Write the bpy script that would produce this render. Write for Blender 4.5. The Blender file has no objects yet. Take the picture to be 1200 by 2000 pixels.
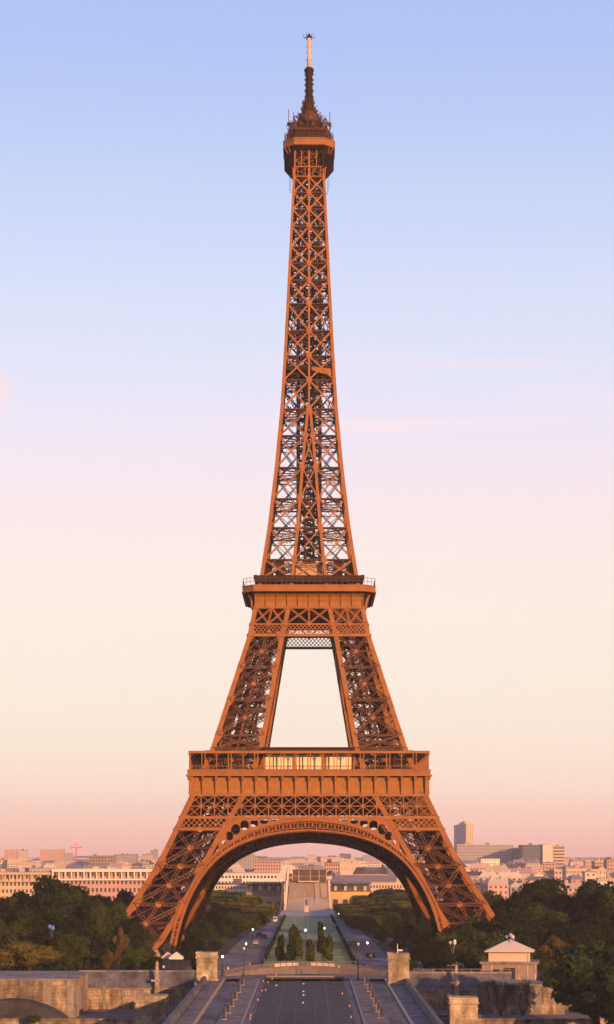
import bpy, bmesh, math, random
import numpy as np
from mathutils import Vector, Matrix, Euler
from mathutils.geometry import tessellate_polygon
R = math.radians
scn = bpy.context.scene
COL = scn.collection

# ------------------------------------------------------------------ camera
CAM_H, FPX = 29.3, 3780.0
cam = bpy.data.cameras.new('camera'); camo = bpy.data.objects.new('camera', cam); COL.objects.link(camo)
camo.location = (0, 0, CAM_H); camo.rotation_euler = (R(90), 0, 0)
cam.sensor_fit = 'VERTICAL'; cam.sensor_height = 36; cam.lens = FPX/2000*36
cam.shift_y = 665/2000; cam.shift_x = -4/2000
cam.clip_start = 1; cam.clip_end = 30000
scn.camera = camo

# ------------------------------------------------------------------ light
SUN_EL, SUN_AZ = 10.5, 31.0            # low sun behind the viewer's right shoulder
sd = Vector((math.sin(R(SUN_AZ))*math.cos(R(SUN_EL)), -math.cos(R(SUN_AZ))*math.cos(R(SUN_EL)), math.sin(R(SUN_EL))))
sl = bpy.data.lights.new('sun', 'SUN'); sl.energy = 5.0; sl.angle = R(0.6); sl.color = (1, .56, .25)
so = bpy.data.objects.new('sun', sl); COL.objects.link(so); so.rotation_euler = (-sd).to_track_quat('-Z', 'Y').to_euler()

def lin(c):
    return tuple(((v/255)/12.92 if v/255 <= .04045 else ((v/255+.055)/1.055)**2.4) for v in c)
w = bpy.data.worlds.new('World'); scn.world = w; w.use_nodes = True
nt = w.node_tree; N = nt.nodes; L = nt.links
for n in list(N): N.remove(n)
out = N.new('ShaderNodeOutputWorld'); bg = N.new('ShaderNodeBackground'); bg2 = N.new('ShaderNodeBackground'); add = N.new('ShaderNodeAddShader')
tc = N.new('ShaderNodeTexCoord'); sep = N.new('ShaderNodeSeparateXYZ'); ramp = N.new('ShaderNodeValToRGB')
sky = N.new('ShaderNodeTexSky'); sky.sky_type = 'NISHITA'; sky.sun_disc = False
sky.sun_elevation = R(SUN_EL); sky.sun_rotation = R(180-SUN_AZ); sky.altitude = 60; sky.dust_density = 2.5
L.new(tc.outputs['Generated'], sep.inputs[0])
# evening sky: pink at the horizon, cream, lilac, then blue
STOPS = [(0.0, (249.7, 180.0, 170.0)), (0.0066, (259.1, 194.5, 182.2)), (0.0172, (259.9, 218.2, 201.1)), (0.0304, (255.0, 230.2, 212.0)), (0.0436, (250.8, 233.3, 215.6)), (0.0699, (246.7, 232.3, 218.1)), (0.0961, (246.2, 230.8, 218.3)), (0.1221, (245.7, 229.7, 219.3)), (0.1478, (246.4, 227.6, 221.7)), (0.1733, (244.9, 224.6, 226.5)), (0.1984, (238.0, 223.6, 234.0)), (0.2231, (229.2, 222.7, 240.0)), (0.2474, (218.0, 220.7, 242.8)), (0.2712, (211.6, 217.5, 241.7)), (0.2945, (203.0, 212.0, 242.1)), (0.3174, (194.7, 208.2, 241.2)), (0.3396, (184.9, 201.6, 239.9)), (0.3614, (176.1, 195.0, 238.8)), (0.3825, (170.7, 190.2, 237.8)), (0.4031, (166.5, 187.5, 238.5)), (0.55, (130, 158, 226)), (1.0, (85, 115, 195))]
ramp.color_ramp.interpolation = 'LINEAR'
el = ramp.color_ramp.elements
while len(el) < len(STOPS): el.new(.5)
for e, (p, c) in zip(el, STOPS):
    e.position = p; e.color = (*lin(c), 1)
# thin streaks of pink cloud: noise stretched along the horizon
mp = N.new('ShaderNodeMapping'); mp.inputs['Scale'].default_value = (3.0, 3.0, 60)
nz = N.new('ShaderNodeTexNoise'); nz.inputs['Scale'].default_value = 1.6; nz.inputs['Detail'].default_value = 5
rr = N.new('ShaderNodeValToRGB'); rr.color_ramp.elements[0].position = .56; rr.color_ramp.elements[1].position = .82
band = N.new('ShaderNodeValToRGB'); be = band.color_ramp.elements
be[0].position = .13; be[0].color = (0, 0, 0, 1); be[1].position = .29; be[1].color = (0, 0, 0, 1)
x = be.new(.215); x.color = (1, 1, 1, 1)
mm = N.new('ShaderNodeMath'); mm.operation = 'MULTIPLY'; m2 = N.new('ShaderNodeMath'); m2.operation = 'MULTIPLY'; m2.inputs[1].default_value = .8
mix = N.new('ShaderNodeMixRGB'); mix.inputs[2].default_value = (*lin((255, 226, 228)), 1)
L.new(tc.outputs['Generated'], mp.inputs[0]); L.new(mp.outputs[0], nz.inputs['Vector']); L.new(nz.outputs[0], rr.inputs[0])
L.new(sep.outputs[2], ramp.inputs[0]); L.new(sep.outputs[2], band.inputs[0])
L.new(rr.outputs[0], mm.inputs[0]); L.new(band.outputs[0], mm.inputs[1]); L.new(mm.outputs[0], m2.inputs[0])
L.new(m2.outputs[0], mix.inputs[0]); L.new(ramp.outputs[0], mix.inputs[1]); # one small pink cloud low at the left
dv = N.new('ShaderNodeVectorMath'); dv.operation = 'DISTANCE'; dv.inputs[1].default_value = Vector((-.163, 1, .238)).normalized()
cm = N.new('ShaderNodeMapping'); cm.inputs['Scale'].default_value = (90, 90, 140); cn = N.new('ShaderNodeTexNoise'); cn.inputs['Scale'].default_value = 1; cn.inputs['Detail'].default_value = 6
cr_ = N.new('ShaderNodeMapRange'); cr_.inputs['From Min'].default_value = .014; cr_.inputs['From Max'].default_value = .0; cr_.inputs['To Max'].default_value = 1.5
cx = N.new('ShaderNodeMath'); cx.operation = 'MULTIPLY'; cx.use_clamp = True; mix2 = N.new('ShaderNodeMixRGB'); mix2.inputs[2].default_value = (*lin((255, 219, 212)), 1)
L.new(tc.outputs['Generated'], dv.inputs[0]); L.new(tc.outputs['Generated'], cm.inputs[0]); L.new(cm.outputs[0], cn.inputs['Vector']); L.new(dv.outputs['Value'], cr_.inputs[0])
L.new(cr_.outputs[0], cx.inputs[0]); L.new(cn.outputs[0], cx.inputs[1]); L.new(cx.outputs[0], mix2.inputs[0]); L.new(mix.outputs[0], mix2.inputs[1])
L.new(mix2.outputs[0], bg.inputs[0]); bg.inputs[1].default_value = .65
L.new(sky.outputs[0], bg2.inputs[0]); bg2.inputs[1].default_value = .02
L.new(bg.outputs[0], add.inputs[0]); L.new(bg2.outputs[0], add.inputs[1]); L.new(add.outputs[0], out.inputs[0])
scn.view_settings.view_transform = 'Standard'; scn.view_settings.look = 'None'; scn.view_settings.exposure = .6; scn.view_settings.gamma = 1
scn.cycles.max_bounces = 5; scn.cycles.diffuse_bounces = 2; scn.cycles.glossy_bounces = 2; scn.cycles.transmission_bounces = 3
scn.cycles.volume_bounces = 0; scn.cycles.transparent_max_bounces = 8
scn.cycles.denoising_prefilter = 'ACCURATE'; scn.cycles.caustics_reflective = False; scn.cycles.caustics_refractive = False

# ------------------------------------------------------------------ materials
def mat(name, col, rough=.8, var=.25, scale=.6, col2=None, bump=0, bscale=8, metal=0, rnd=0, spec=.3, detail=5, transl=0, patch=0, stretch=None):
    m = bpy.data.materials.new(name); m.use_nodes = True
    nt = m.node_tree; n = nt.nodes; l = nt.links; b = n['Principled BSDF']
    b.inputs['Roughness'].default_value = rough; b.inputs['Metallic'].default_value = metal; b.inputs['Specular IOR Level'].default_value = spec
    t = n.new('ShaderNodeTexCoord'); z = n.new('ShaderNodeTexNoise'); z.inputs['Scale'].default_value = scale; z.inputs['Detail'].default_value = detail
    l.new(t.outputs['Object'], z.inputs['Vector'])
    r = n.new('ShaderNodeValToRGB'); r.color_ramp.elements[0].position = .3; r.color_ramp.elements[1].position = .7
    c2 = col2 or tuple(max(0, c*(1-var)) for c in col)
    c1 = col if col2 else tuple(min(1, c*(1+var)) for c in col)
    r.color_ramp.elements[0].color = (*c2, 1); r.color_ramp.elements[1].color = (*c1, 1)
    l.new(z.outputs[0], r.inputs[0]); src = r.outputs[0]
    if patch:                                    # stains, patches and wear with a shape of their own
        mp = n.new('ShaderNodeMapping'); mp.inputs['Scale'].default_value = stretch or (1, 1, 1); l.new(t.outputs['Object'], mp.inputs[0])
        for sc, am, lo, hi in ((.12, patch, .42, .5), (.6, patch*.7, .35, .62), (2.4, patch*.5, .4, .6)):
            zz = n.new('ShaderNodeTexNoise'); zz.inputs['Scale'].default_value = sc; zz.inputs['Detail'].default_value = 8; zz.inputs['Roughness'].default_value = .62; l.new(mp.outputs[0], zz.inputs['Vector'])
            q = n.new('ShaderNodeValToRGB'); q.color_ramp.elements[0].position = lo; q.color_ramp.elements[1].position = hi; q.color_ramp.elements[0].color = (1-am, 1-am, 1-am, 1); q.color_ramp.elements[1].color = (1+am*.3,)*3+(1,)
            mx = n.new('ShaderNodeMixRGB'); mx.blend_type = 'MULTIPLY'; mx.inputs[0].default_value = 1; l.new(zz.outputs[0], q.inputs[0]); l.new(src, mx.inputs[1]); l.new(q.outputs[0], mx.inputs[2]); src = mx.outputs[0]
    if rnd:
        o = n.new('ShaderNodeObjectInfo'); h = n.new('ShaderNodeHueSaturation'); mr = n.new('ShaderNodeMapRange')
        mr.inputs['To Min'].default_value = 1-rnd; mr.inputs['To Max'].default_value = 1+rnd
        mr2 = n.new('ShaderNodeMapRange'); mr2.inputs['To Min'].default_value = .5-.03*min(1, rnd*3); mr2.inputs['To Max'].default_value = .5+.02*min(1, rnd*3)
        l.new(o.outputs['Random'], mr.inputs[0]); l.new(mr.outputs[0], h.inputs['Value']); l.new(o.outputs['Random'], mr2.inputs[0]); l.new(mr2.outputs[0], h.inputs['Hue'])
        l.new(src, h.inputs['Color']); src = h.outputs[0]
    l.new(src, b.inputs['Base Color'])
    if bump:
        z2 = n.new('ShaderNodeTexNoise'); z2.inputs['Scale'].default_value = bscale; z2.inputs['Detail'].default_value = 4
        bp = n.new('ShaderNodeBump'); bp.inputs['Strength'].default_value = bump; bp.inputs['Distance'].default_value = .1
        l.new(t.outputs['Object'], z2.inputs['Vector']); l.new(z2.outputs[0], bp.inputs['Height']); l.new(bp.outputs[0], b.inputs['Normal'])
    if transl:
        tr = n.new('ShaderNodeBsdfTranslucent'); ms = n.new('ShaderNodeMixShader'); ms.inputs[0].default_value = transl
        l.new(src, tr.inputs[0]); l.new(b.outputs[0], ms.inputs[1]); l.new(tr.outputs[0], ms.inputs[2]); l.new(ms.outputs[0], n['Material Output'].inputs[0])
    return m

def stone(name, col, bw=1.6, bh=.6, mortar=.55, stain=.5, flat=False):
    """coursed masonry with streaks of grime"""
    m = mat(name, col, .9, .25, .5, bump=.5, bscale=3, patch=.3)
    nt = m.node_tree; n = nt.nodes; l = nt.links; b = n['Principled BSDF']
    src = b.inputs['Base Color'].links[0].from_socket
    t = n['Texture Coordinate'] if 'Texture Coordinate' in n else n.new('ShaderNodeTexCoord')
    sp = n.new('ShaderNodeSeparateXYZ'); cb = n.new('ShaderNodeCombineXYZ'); ad = n.new('ShaderNodeMath'); ad.operation = 'ADD'
    l.new(t.outputs['Object'], sp.inputs[0]); l.new(sp.outputs[0], ad.inputs[0]); l.new(sp.outputs[1], ad.inputs[1]); l.new((sp if flat else ad).outputs[0], cb.inputs[0]); l.new(sp.outputs[1 if flat else 2], cb.inputs[1])
    br = n.new('ShaderNodeTexBrick'); br.inputs['Scale'].default_value = 1; br.inputs['Brick Width'].default_value = bw; br.inputs['Row Height'].default_value = bh
    br.inputs['Mortar Size'].default_value = .04; br.inputs['Color1'].default_value = (1, 1, 1, 1); br.inputs['Color2'].default_value = (.78, .76, .74, 1); br.inputs['Mortar'].default_value = (mortar, mortar, mortar, 1)
    l.new(cb.outputs[0], br.inputs['Vector'])
    mp = n.new('ShaderNodeMapping'); mp.inputs['Scale'].default_value = (.7, .7, .22); nz = n.new('ShaderNodeTexNoise'); nz.inputs['Scale'].default_value = .9; nz.inputs['Detail'].default_value = 7
    l.new(t.outputs['Object'], mp.inputs[0]); l.new(mp.outputs[0], nz.inputs['Vector'])
    rp = n.new('ShaderNodeValToRGB'); rp.color_ramp.elements[0].position = .38; rp.color_ramp.elements[1].position = .58
    rp.color_ramp.elements[0].color = (1-stain, 1-stain, 1-stain, 1); rp.color_ramp.elements[1].color = (1, 1, 1, 1); l.new(nz.outputs[0], rp.inputs[0])
    a = n.new('ShaderNodeMixRGB'); a.blend_type = 'MULTIPLY'; a.inputs[0].default_value = 1; c = n.new('ShaderNodeMixRGB'); c.blend_type = 'MULTIPLY'; c.inputs[0].default_value = 1
    l.new(src, a.inputs[1]); l.new(br.outputs[0], a.inputs[2]); l.new(a.outputs[0], c.inputs[1]); l.new(rp.outputs[0], c.inputs[2]); l.new(c.outputs[0], b.inputs['Base Color'])
    return m

def emit(name, col, s):
    m = mat(name, col); b = m.node_tree.nodes['Principled BSDF']
    b.inputs['Emission Color'].default_value = (*col, 1); b.inputs['Emission Strength'].default_value = s
    return m

M = dict(
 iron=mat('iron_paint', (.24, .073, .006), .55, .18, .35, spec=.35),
 iron_b=mat('iron_bracing', (.085, .025, .007), .6, .3, .5, spec=.2),  # iron darkened to carry the shade among the braces
 iron_d=mat('iron_dark', (.026, .010, .006), .65, .3, .6, spec=.1),  # iron darkened further, shade of the tower's inside put into the colour
 iron_p=mat('iron_panel', (.25, .088, .006), .6, .16, .5),
 void=mat('iron_deep_shade', (.014, .006, .005), .9, spec=0),  # near-black iron, deep shade under arches and platforms put into the colour
 cream_mast=mat('pale_mast', (.6, .36, .24), .5, .1),
 glass_w=mat('sky_bright_glass', (.62, .50, .33), .35, .08, .3),  # cream stands in for bright sky in the pavilion glass
 cabin=mat('cabin_beige', (.36, .22, .14), .6, .12),
 asphalt=mat('asphalt', (.037, .031, .035), .85, .22, .16, bump=.2, bscale=30, detail=8, patch=.32, stretch=(1, .14, 1)),
 asphalt2=mat('worn_asphalt', (.10, .084, .088), .9, .3, .35, bump=.2, bscale=20, detail=8, patch=.4, stretch=(1, .2, 1)),
 pave=stone('paving', (.20, .148, .132), 1.2, .8, .6, .35, True),
 allee=mat('allee_asphalt', (.165, .138, .135), .9, .3, .35, bump=.2, bscale=20, detail=8, patch=.4, stretch=(1, .1, 1)), balus=mat('balustrade_stone', (.14, .10, .09), .85, .2, .8), tail=mat('tail_light_red', (.25, .02, .02), .4),
 kerb=mat('kerb_stone', (.25, .185, .155), .85, .2, .8),
 yellow=mat('yellow_kerb', (.36, .22, .1), .8, .2, .8),
 paint=mat('road_paint', (.075, .064, .068), .8, .3, 1.5),
 soil=mat('soil', (.03, .024, .014), .95, .35, .05),
 cityground=mat('city_ground', (.20, .15, .13), .95, .2, .02),
 lawn=mat('lawn_green', (.20, .215, .08), .95, .28, .08, detail=9, patch=.35),
 gravel=mat('gravel_path', (.28, .22, .19), .95, .2, .3),
 water=mat('river_water', (.03, .04, .04), .08, .2, .3, bump=.3, bscale=.6, spec=.6),
 slate=mat('slate_roof', (.085, .070, .076), .7, .45, .45, bump=.35, bscale=3, detail=8, patch=.4, stretch=(1, 1, .4)),
 stone=stone('wall_stone', (.36, .235, .15), 2.2, .8, .5, .62),
 stone2=stone('pillar_stone', (.50, .35, .22), 2.4, .85, .6, .4),
 coping=mat('coping_stone', (.20, .145, .115), .85, .2, .7, bump=.2, bscale=5, patch=.35),
 bark=mat('bark', (.03, .02, .014), .95, .3, 2),
 leaf_d=mat('leaves_dark', (.016, .024, .005), .75, .45, .9, rnd=.42, transl=.12, spec=.04),
 leaf_m=mat('leaves_mid', (.040, .049, .008), .75, .4, .9, rnd=.25, transl=.12, spec=.04),
 leaf_o=mat('leaves_olive', (.105, .074, .014), .75, .35, 1.2, rnd=.15, transl=.12, spec=.04),
 leaf_a=mat('leaves_autumn', (.10, .055, .014), .75, .35, 1.2, rnd=.15, transl=.12, spec=.04),
 leaf_f=mat('leaves_front', (.024, .038, .006), .6, .5, 1.0, spec=.12, transl=.15),
 black=mat('black_paint', (.016, .015, .018), .5),
 white=mat('white_paint', (.6, .47, .39), .5, .06),
 red=mat('red_paint', (.5, .06, .06), .5, .1), blue=mat('blue_paint', (.08, .16, .45), .5, .1), orange=mat('orange_plastic', (.7, .26, .05), .5, .1),
 tyre=mat('tyre', (.02, .02, .02), .9), carglass=mat('car_glass', (.02, .022, .028), .1, .1, spec=.6),
 skin=mat('skin', (.5, .3, .22), .6), cloth_d=mat('dark_cloth', (.03, .03, .04), .9), cloth_r=mat('red_cloth', (.35, .05, .06), .9), cloth_w=mat('pale_cloth', (.5, .45, .42), .9), hair=mat('hair', (.03, .02, .015), .8),
 pale=mat('pale_facade', (.5, .36, .27), .85, .12, .06, rnd=.12), pink=mat('pink_facade', (.44, .26, .2), .85, .12, .06, rnd=.12),
 grey=mat('grey_facade', (.30, .24, .23), .85, .12, .06, rnd=.12), brown=mat('brown_facade', (.24, .16, .13), .8, .15, .06, rnd=.1),
 limestone=mat('limestone', (.46, .31, .2), .85, .15, .1), ochre=mat('ochre_frieze', (.55, .28, .09), .8, .2, .3),
 bluegrey=mat('blue_grey_shaded_cladding', (.09, .095, .14), .5, .12, .1), win=mat('window_glass', (.05, .045, .055), .15, .3, .4, spec=.5),  # blue grey carries the shade on the striped office front
 zinc=mat('zinc_roof', (.17, .13, .14), .6, .2, .15, rnd=.15), brownglass=mat('brown_glass', (.075, .045, .034), .3, .3, .25), panel=mat('pale_panel', (.19, .125, .10), .5, .12, .15),
 lamp=emit('lamp_glow', (1, .82, .66), 2.2), redlamp=emit('red_lamp', (1, .12, .12), 2.5))

# ------------------------------------------------------------------ helpers
def at(px, Y, z=0.0): return Vector(((px-604)*Y/FPX, Y, z))
def zof(py, Y): return CAM_H-(py-1665)*Y/FPX
def tag(o, label=None, cat=None, group=None, kind=None):
    if label: o['label'] = label
    if cat: o['category'] = cat
    if group: o['group'] = group
    if kind: o['kind'] = kind
    return o
def thing(name, label, cat, loc=(0, 0, 0), rz=0, group=None):
    o = bpy.data.objects.new(name, None); COL.objects.link(o); o.empty_display_size = .5
    o.location = loc; o.rotation_euler = (0, 0, rz); return tag(o, label, cat, group)
def copy_tree(o, parent=None):
    c = o.copy(); COL.objects.link(c)
    if parent: c.parent = parent
    for ch in list(o.children): copy_tree(ch, c)
    return c
def link(name, me, parent=None):
    o = bpy.data.objects.new(name, me); COL.objects.link(o)
    if parent: o.parent = parent
    return o

class MB:
    def __init__(s): s.v = []; s.f = []; s.m = []; s.k = 0
    def face(s, *pts):
        b = len(s.v); s.v += [tuple(p) for p in pts]; s.f.append(tuple(range(b, b+len(pts)))); s.m.append(s.k)
    def hexa(s, p):      # 8 points: 4 of one end, 4 of the other
        b = len(s.v); s.v += [tuple(q) for q in p]
        s.f += [(b+3, b+2, b+1, b), (b+4, b+5, b+6, b+7)]+[(b+i, b+(i+1) % 4, b+4+(i+1) % 4, b+4+i) for i in range(4)]
        s.m += [s.k]*6
    def box(s, x0, x1, y0, y1, z0, z1):
        s.hexa([(x0, y0, z0), (x1, y0, z0), (x1, y1, z0), (x0, y1, z0), (x0, y0, z1), (x1, y0, z1), (x1, y1, z1), (x0, y1, z1)])
    def bar(s, p, q, w, h=None, up=(0, 0, 1)):
        p = Vector(p); q = Vector(q); d = q-p
        if d.length < 1e-6: return
        d.normalize(); u = Vector(up); a = d.cross(u)
        if a.length < 1e-3: a = d.cross(Vector((0, 1, 0)))
        if a.length < 1e-3: a = d.cross(Vector((1, 0, 0)))
        a.normalize(); c = a.cross(d); h = h or w; a *= w/2; c *= h/2
        s.hexa([p-a-c, p+a-c, p+a+c, p-a+c, q-a-c, q+a-c, q+a+c, q-a+c])
    def loft(s, pts, hs):  # square section, level rings
        for i in range(len(pts)-1):
            (x, y, z), (X, Y, Z) = pts[i], pts[i+1]; a, b = hs[i], hs[i+1]
            s.hexa([(x-a, y-a, z), (x+a, y-a, z), (x+a, y+a, z), (x-a, y+a, z), (X-b, Y-b, Z), (X+b, Y-b, Z), (X+b, Y+b, Z), (X-b, Y+b, Z)])
    def girder(s, p, q, n, w=.9, t=.22, d=.5, step=1.0):
        """lattice girder in the plane with normal n: two rails and zigzag lacing"""
        p = Vector(p); q = Vector(q); n = Vector(n).normalized(); L_ = (q-p).length; u = (q-p)/L_; a = n.cross(u).normalized()*(w/2-t/2)
        s.bar(p+a, q+a, t, d, n); s.bar(p-a, q-a, t, d, n)
        k = max(2, int(L_/step)); sg = 1
        for i in range(k):
            s.bar(p+u*L_*i/k+a*sg, p+u*L_*(i+1)/k-a*sg, t*.75, .08, n); sg = -sg
    def cyl(s, p, q, r0, r1=None, k=10, caps=True):
        p = Vector(p); q = Vector(q); r1 = r0 if r1 is None else r1; d = (q-p).normalized()
        a = d.cross(Vector((0, 0, 1)));  a = d.cross(Vector((1, 0, 0))) if a.length < 1e-3 else a
        a.normalize(); b_ = d.cross(a); b = len(s.v)
        for c, r in ((p, r0), (q, r1)):
            for i in range(k): s.v.append(tuple(c+(a*math.cos(2*math.pi*i/k)+b_*math.sin(2*math.pi*i/k))*r))
        for i in range(k): s.f.append((b+i, b+(i+1) % k, b+k+(i+1) % k, b+k+i)); s.m.append(s.k)
        if caps: s.f += [tuple(range(b+k-1, b-1, -1)), tuple(range(b+k, b+2*k))]; s.m += [s.k]*2
    def lathe(s, c, prof, k=12):
        b = len(s.v); c = Vector(c)
        for r, z in prof:
            for i in range(k): s.v.append((c.x+r*math.cos(2*math.pi*i/k), c.y+r*math.sin(2*math.pi*i/k), c.z+z))
        for j in range(len(prof)-1):
            for i in range(k): s.f.append((b+j*k+i, b+j*k+(i+1) % k, b+(j+1)*k+(i+1) % k, b+(j+1)*k+i)); s.m.append(s.k)
        s.f += [tuple(range(b+k-1, b-1, -1)), tuple(range(b+(len(prof)-1)*k, b+len(prof)*k))]; s.m += [s.k]*2
    def prism(s, poly, y0, y1, holes=()):
        """polygon in (x, z) extruded along y"""
        loops = [[Vector((x, z, 0)) for x, z in poly]]+[[Vector((x, z, 0)) for x, z in h] for h in holes]
        flat = [v for lp in loops for v in lp]; tris = tessellate_polygon(loops)
        for y in (y0, y1):
            b = len(s.v); s.v += [(v.x, y, v.y) for v in flat]; s.f += [tuple(b+i for i in t) for t in tris]; s.m += [s.k]*len(tris)
        for lp in loops:
            for i in range(len(lp)):
                a, c = lp[i], lp[(i+1) % len(lp)]; s.face((a.x, y0, a.y), (c.x, y0, c.y), (c.x, y1, c.y), (a.x, y1, a.y))
    def mesh(s, name, mats, smooth=False):
        me = bpy.data.meshes.new(name); me.from_pydata(s.v, [], s.f)
        mats = mats if isinstance(mats, (list, tuple)) else [mats]
        for m in mats: me.materials.append(m)
        if len(mats) > 1: me.polygons.foreach_set('material_index', s.m)
        if smooth: me.polygons.foreach_set('use_smooth', [True]*len(s.f))
        me.update(); return me
    def obj(s, name, mats, parent=None, smooth=False): return link(name, s.mesh(name, mats, smooth), parent)
def struct(name, mb, m): return tag(mb.obj(name, m), kind='structure')

# ------------------------------------------------------------------ the iron tower
WO = [(0, 59.7), (13.3, 51.6), (25.6, 44.1), (36, 39.2), (46, 34.7), (59.9, 29.1), (94.4, 18.5), (103, 16.8), (114, 14.7), (128.8, 12.5), (147, 10.45), (165.4, 8.75), (181.8, 7.75), (212.3, 6.19), (237, 4.96), (250, 4.6)]
WI = [(0, 44.5), (4.9, 41.4), (13.6, 36), (25.6, 30.4), (36, 24.9), (46, 19.1), (59.9, 14.1), (94.4, 8.1), (103, 6.2), (114, 4.95), (128.8, 3.34), (147, 2.0), (156, 1.2), (164.9, .3)]
CH = [(0, 2.0), (25, 1.75), (60, 1.5), (94, 1.4), (114, 1.15), (165, .95), (237, .75), (250, .7)]
def ip(T, z): return float(np.interp(z, [a for a, _ in T], [b for _, b in T]))
def ch(z): return ip(CH, z)
def wo(z): return ip(WO, z)-ch(z)/2      # centre of the outer chord
def wi(z): return ip(WI, z)
tower = thing('iron_tower', 'tall brown lattice iron tower on four splayed legs with arches and platforms', 'tower', (0, 600, 0))
I_, IB, ID, IP, VO = M['iron'], M['iron_b'], M['iron_d'], M['iron_p'], M['void']
def four(o):
    for k in (1, 2, 3):
        c = copy_tree(o, o.parent); c.rotation_euler = (0, 0, k*math.pi/2)
def V(x, y, z): return Vector((x, y, z))

# --- legs
ZL = [0, 4.2, 14.5, 25.3, 36, 39.4, 46, 53.5, 60, 64, 74.7, 84.7, 94.6, 98, 103, 112.5]
def corner(kx, ky, z):
    o, i = wo(z), wi(z); return V(-(o if kx else i), -(o if ky else i), z)
fz = sorted(set(ZL+[a for a, _ in WO if a < 112]+[4.9, 10, 20, 30, 50, 70, 80]))
chords = {}
for kx in (0, 1):
    for ky in (0, 1):
        leg = chords[kx, ky] = MB(); leg.loft([corner(kx, ky, z) for z in fz], [ch(z)/2*(1 if (kx or ky) else .8) for z in fz])
for z in (14.5, 25.3, 53.5, 64, 74.7, 84.7, 94.6):   # gusset plates at the nodes, front and outer side
    for kx, ky in ((1, 1), (0, 1)):
        c = corner(kx, ky, z); g = ch(z)*.95; y = c.y-ch(z)/2-.04; s_ = 1 if kx else -1
        sl_ = (corner(kx, ky, z+1).x-c.x); X_ = lambda t, dz: c.x+sl_*dz+s_*t
        cm_ = chords[kx, ky]; k0 = len(cm_.v); sy_ = corner(kx, ky, z+1).y-c.y
        cm_.prism([(X_(-.45*g, -1.6*g), z-1.6*g), (X_(.5*g, -1.6*g), z-1.6*g), (X_(1.05*g, -.5*g), z-.5*g), (X_(1.05*g, .5*g), z+.5*g), (X_(.5*g, 1.6*g), z+1.6*g), (X_(-.45*g, 1.6*g), z+1.6*g)], y, y+.15)
        cm_.v[k0:] = [(vx, vy+sy_*(vz-z), vz) for vx, vy, vz in cm_.v[k0:]]
br = MB()
faces = [((1, 1), (0, 1), V(0, -1, 0)), ((1, 1), (1, 0), V(-1, 0, 0)), ((0, 1), (0, 0), V(1, 0, 0)), ((1, 0), (0, 0), V(0, 1, 0))]
for fi, (a, b, n) in enumerate(faces):
    for z0, z1 in zip(ZL[:-1], ZL[1:]):
        if (z0, z1) in ((36, 39.4), (39.4, 46), (94.6, 98), (98, 103)) and fi == 0: continue
        A0, A1, B0, B1 = corner(*a, z0), corner(*a, z1), corner(*b, z0), corner(*b, z1)
        lo = n*(ch(z0)/2-.25); A0 += lo; A1 += lo; B0 += lo; B1 += lo
        wd = 1.15 if z0 < 36 else .95
        if z1-z0 < 5: wd = .6
        if fi > 1: wd *= .8
        br.girder(A0, B1, n, wd, .26, .5); br.girder(B0, A1, n, wd, .26, .5)
        br.girder(A1, B1, n, wd*.9, .26, .5)
        m0, m1 = (A0+B0)/2, (A1+B1)/2; mc = (A0+A1+B0+B1)/4
        if fi < 2: br.girder(m0, m1, n, wd*.9, .26, .4); br.girder((A0+A1)/2, (B0+B1)/2, n, wd*.6, .2, .4)
        # finer secondary members
        for P in (A0, A1, B0, B1) if fi < 2 else ():
            br.bar((P+mc)/2, (m0 if P in (A0, B0) else m1), .16, .16); br.bar((P+mc)/2, (A0+A1)/2 if P in (A0, A1) else (B0+B1)/2, .16, .16)
        u = (m1-m0).normalized(); s_ = n.cross(u).normalized(); g = wd*.8
        if fi < 2 and z1-z0 > 5:
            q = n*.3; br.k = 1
            for c in ((mc, m1) if z1 < 40 else (mc,)):
                pts = [c+q+(u*math.cos(k*math.pi/4+.39)+s_*math.sin(k*math.pi/4+.39))*g for k in range(8)]
                br.face(*pts); br.face(*[p+n*-.12 for p in reversed(pts)])
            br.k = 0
for z in ZL[1:]:                                # level diaphragms
    c = [corner(1, 1, z), corner(0, 1, z), corner(0, 0, z), corner(1, 0, z)]
    br.bar(c[0], c[2], .4, .6); br.bar(c[1], c[3], .4, .6)
    for t in (.25, .5, .75):
        br.bar(c[0].lerp(c[1], t), c[3].lerp(c[2], t), .25, .5); br.bar(c[0].lerp(c[3], t), c[1].lerp(c[2], t), .25, .5)
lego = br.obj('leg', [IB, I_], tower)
for q in chords.values(): q.obj('chord', I_, lego)
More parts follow.
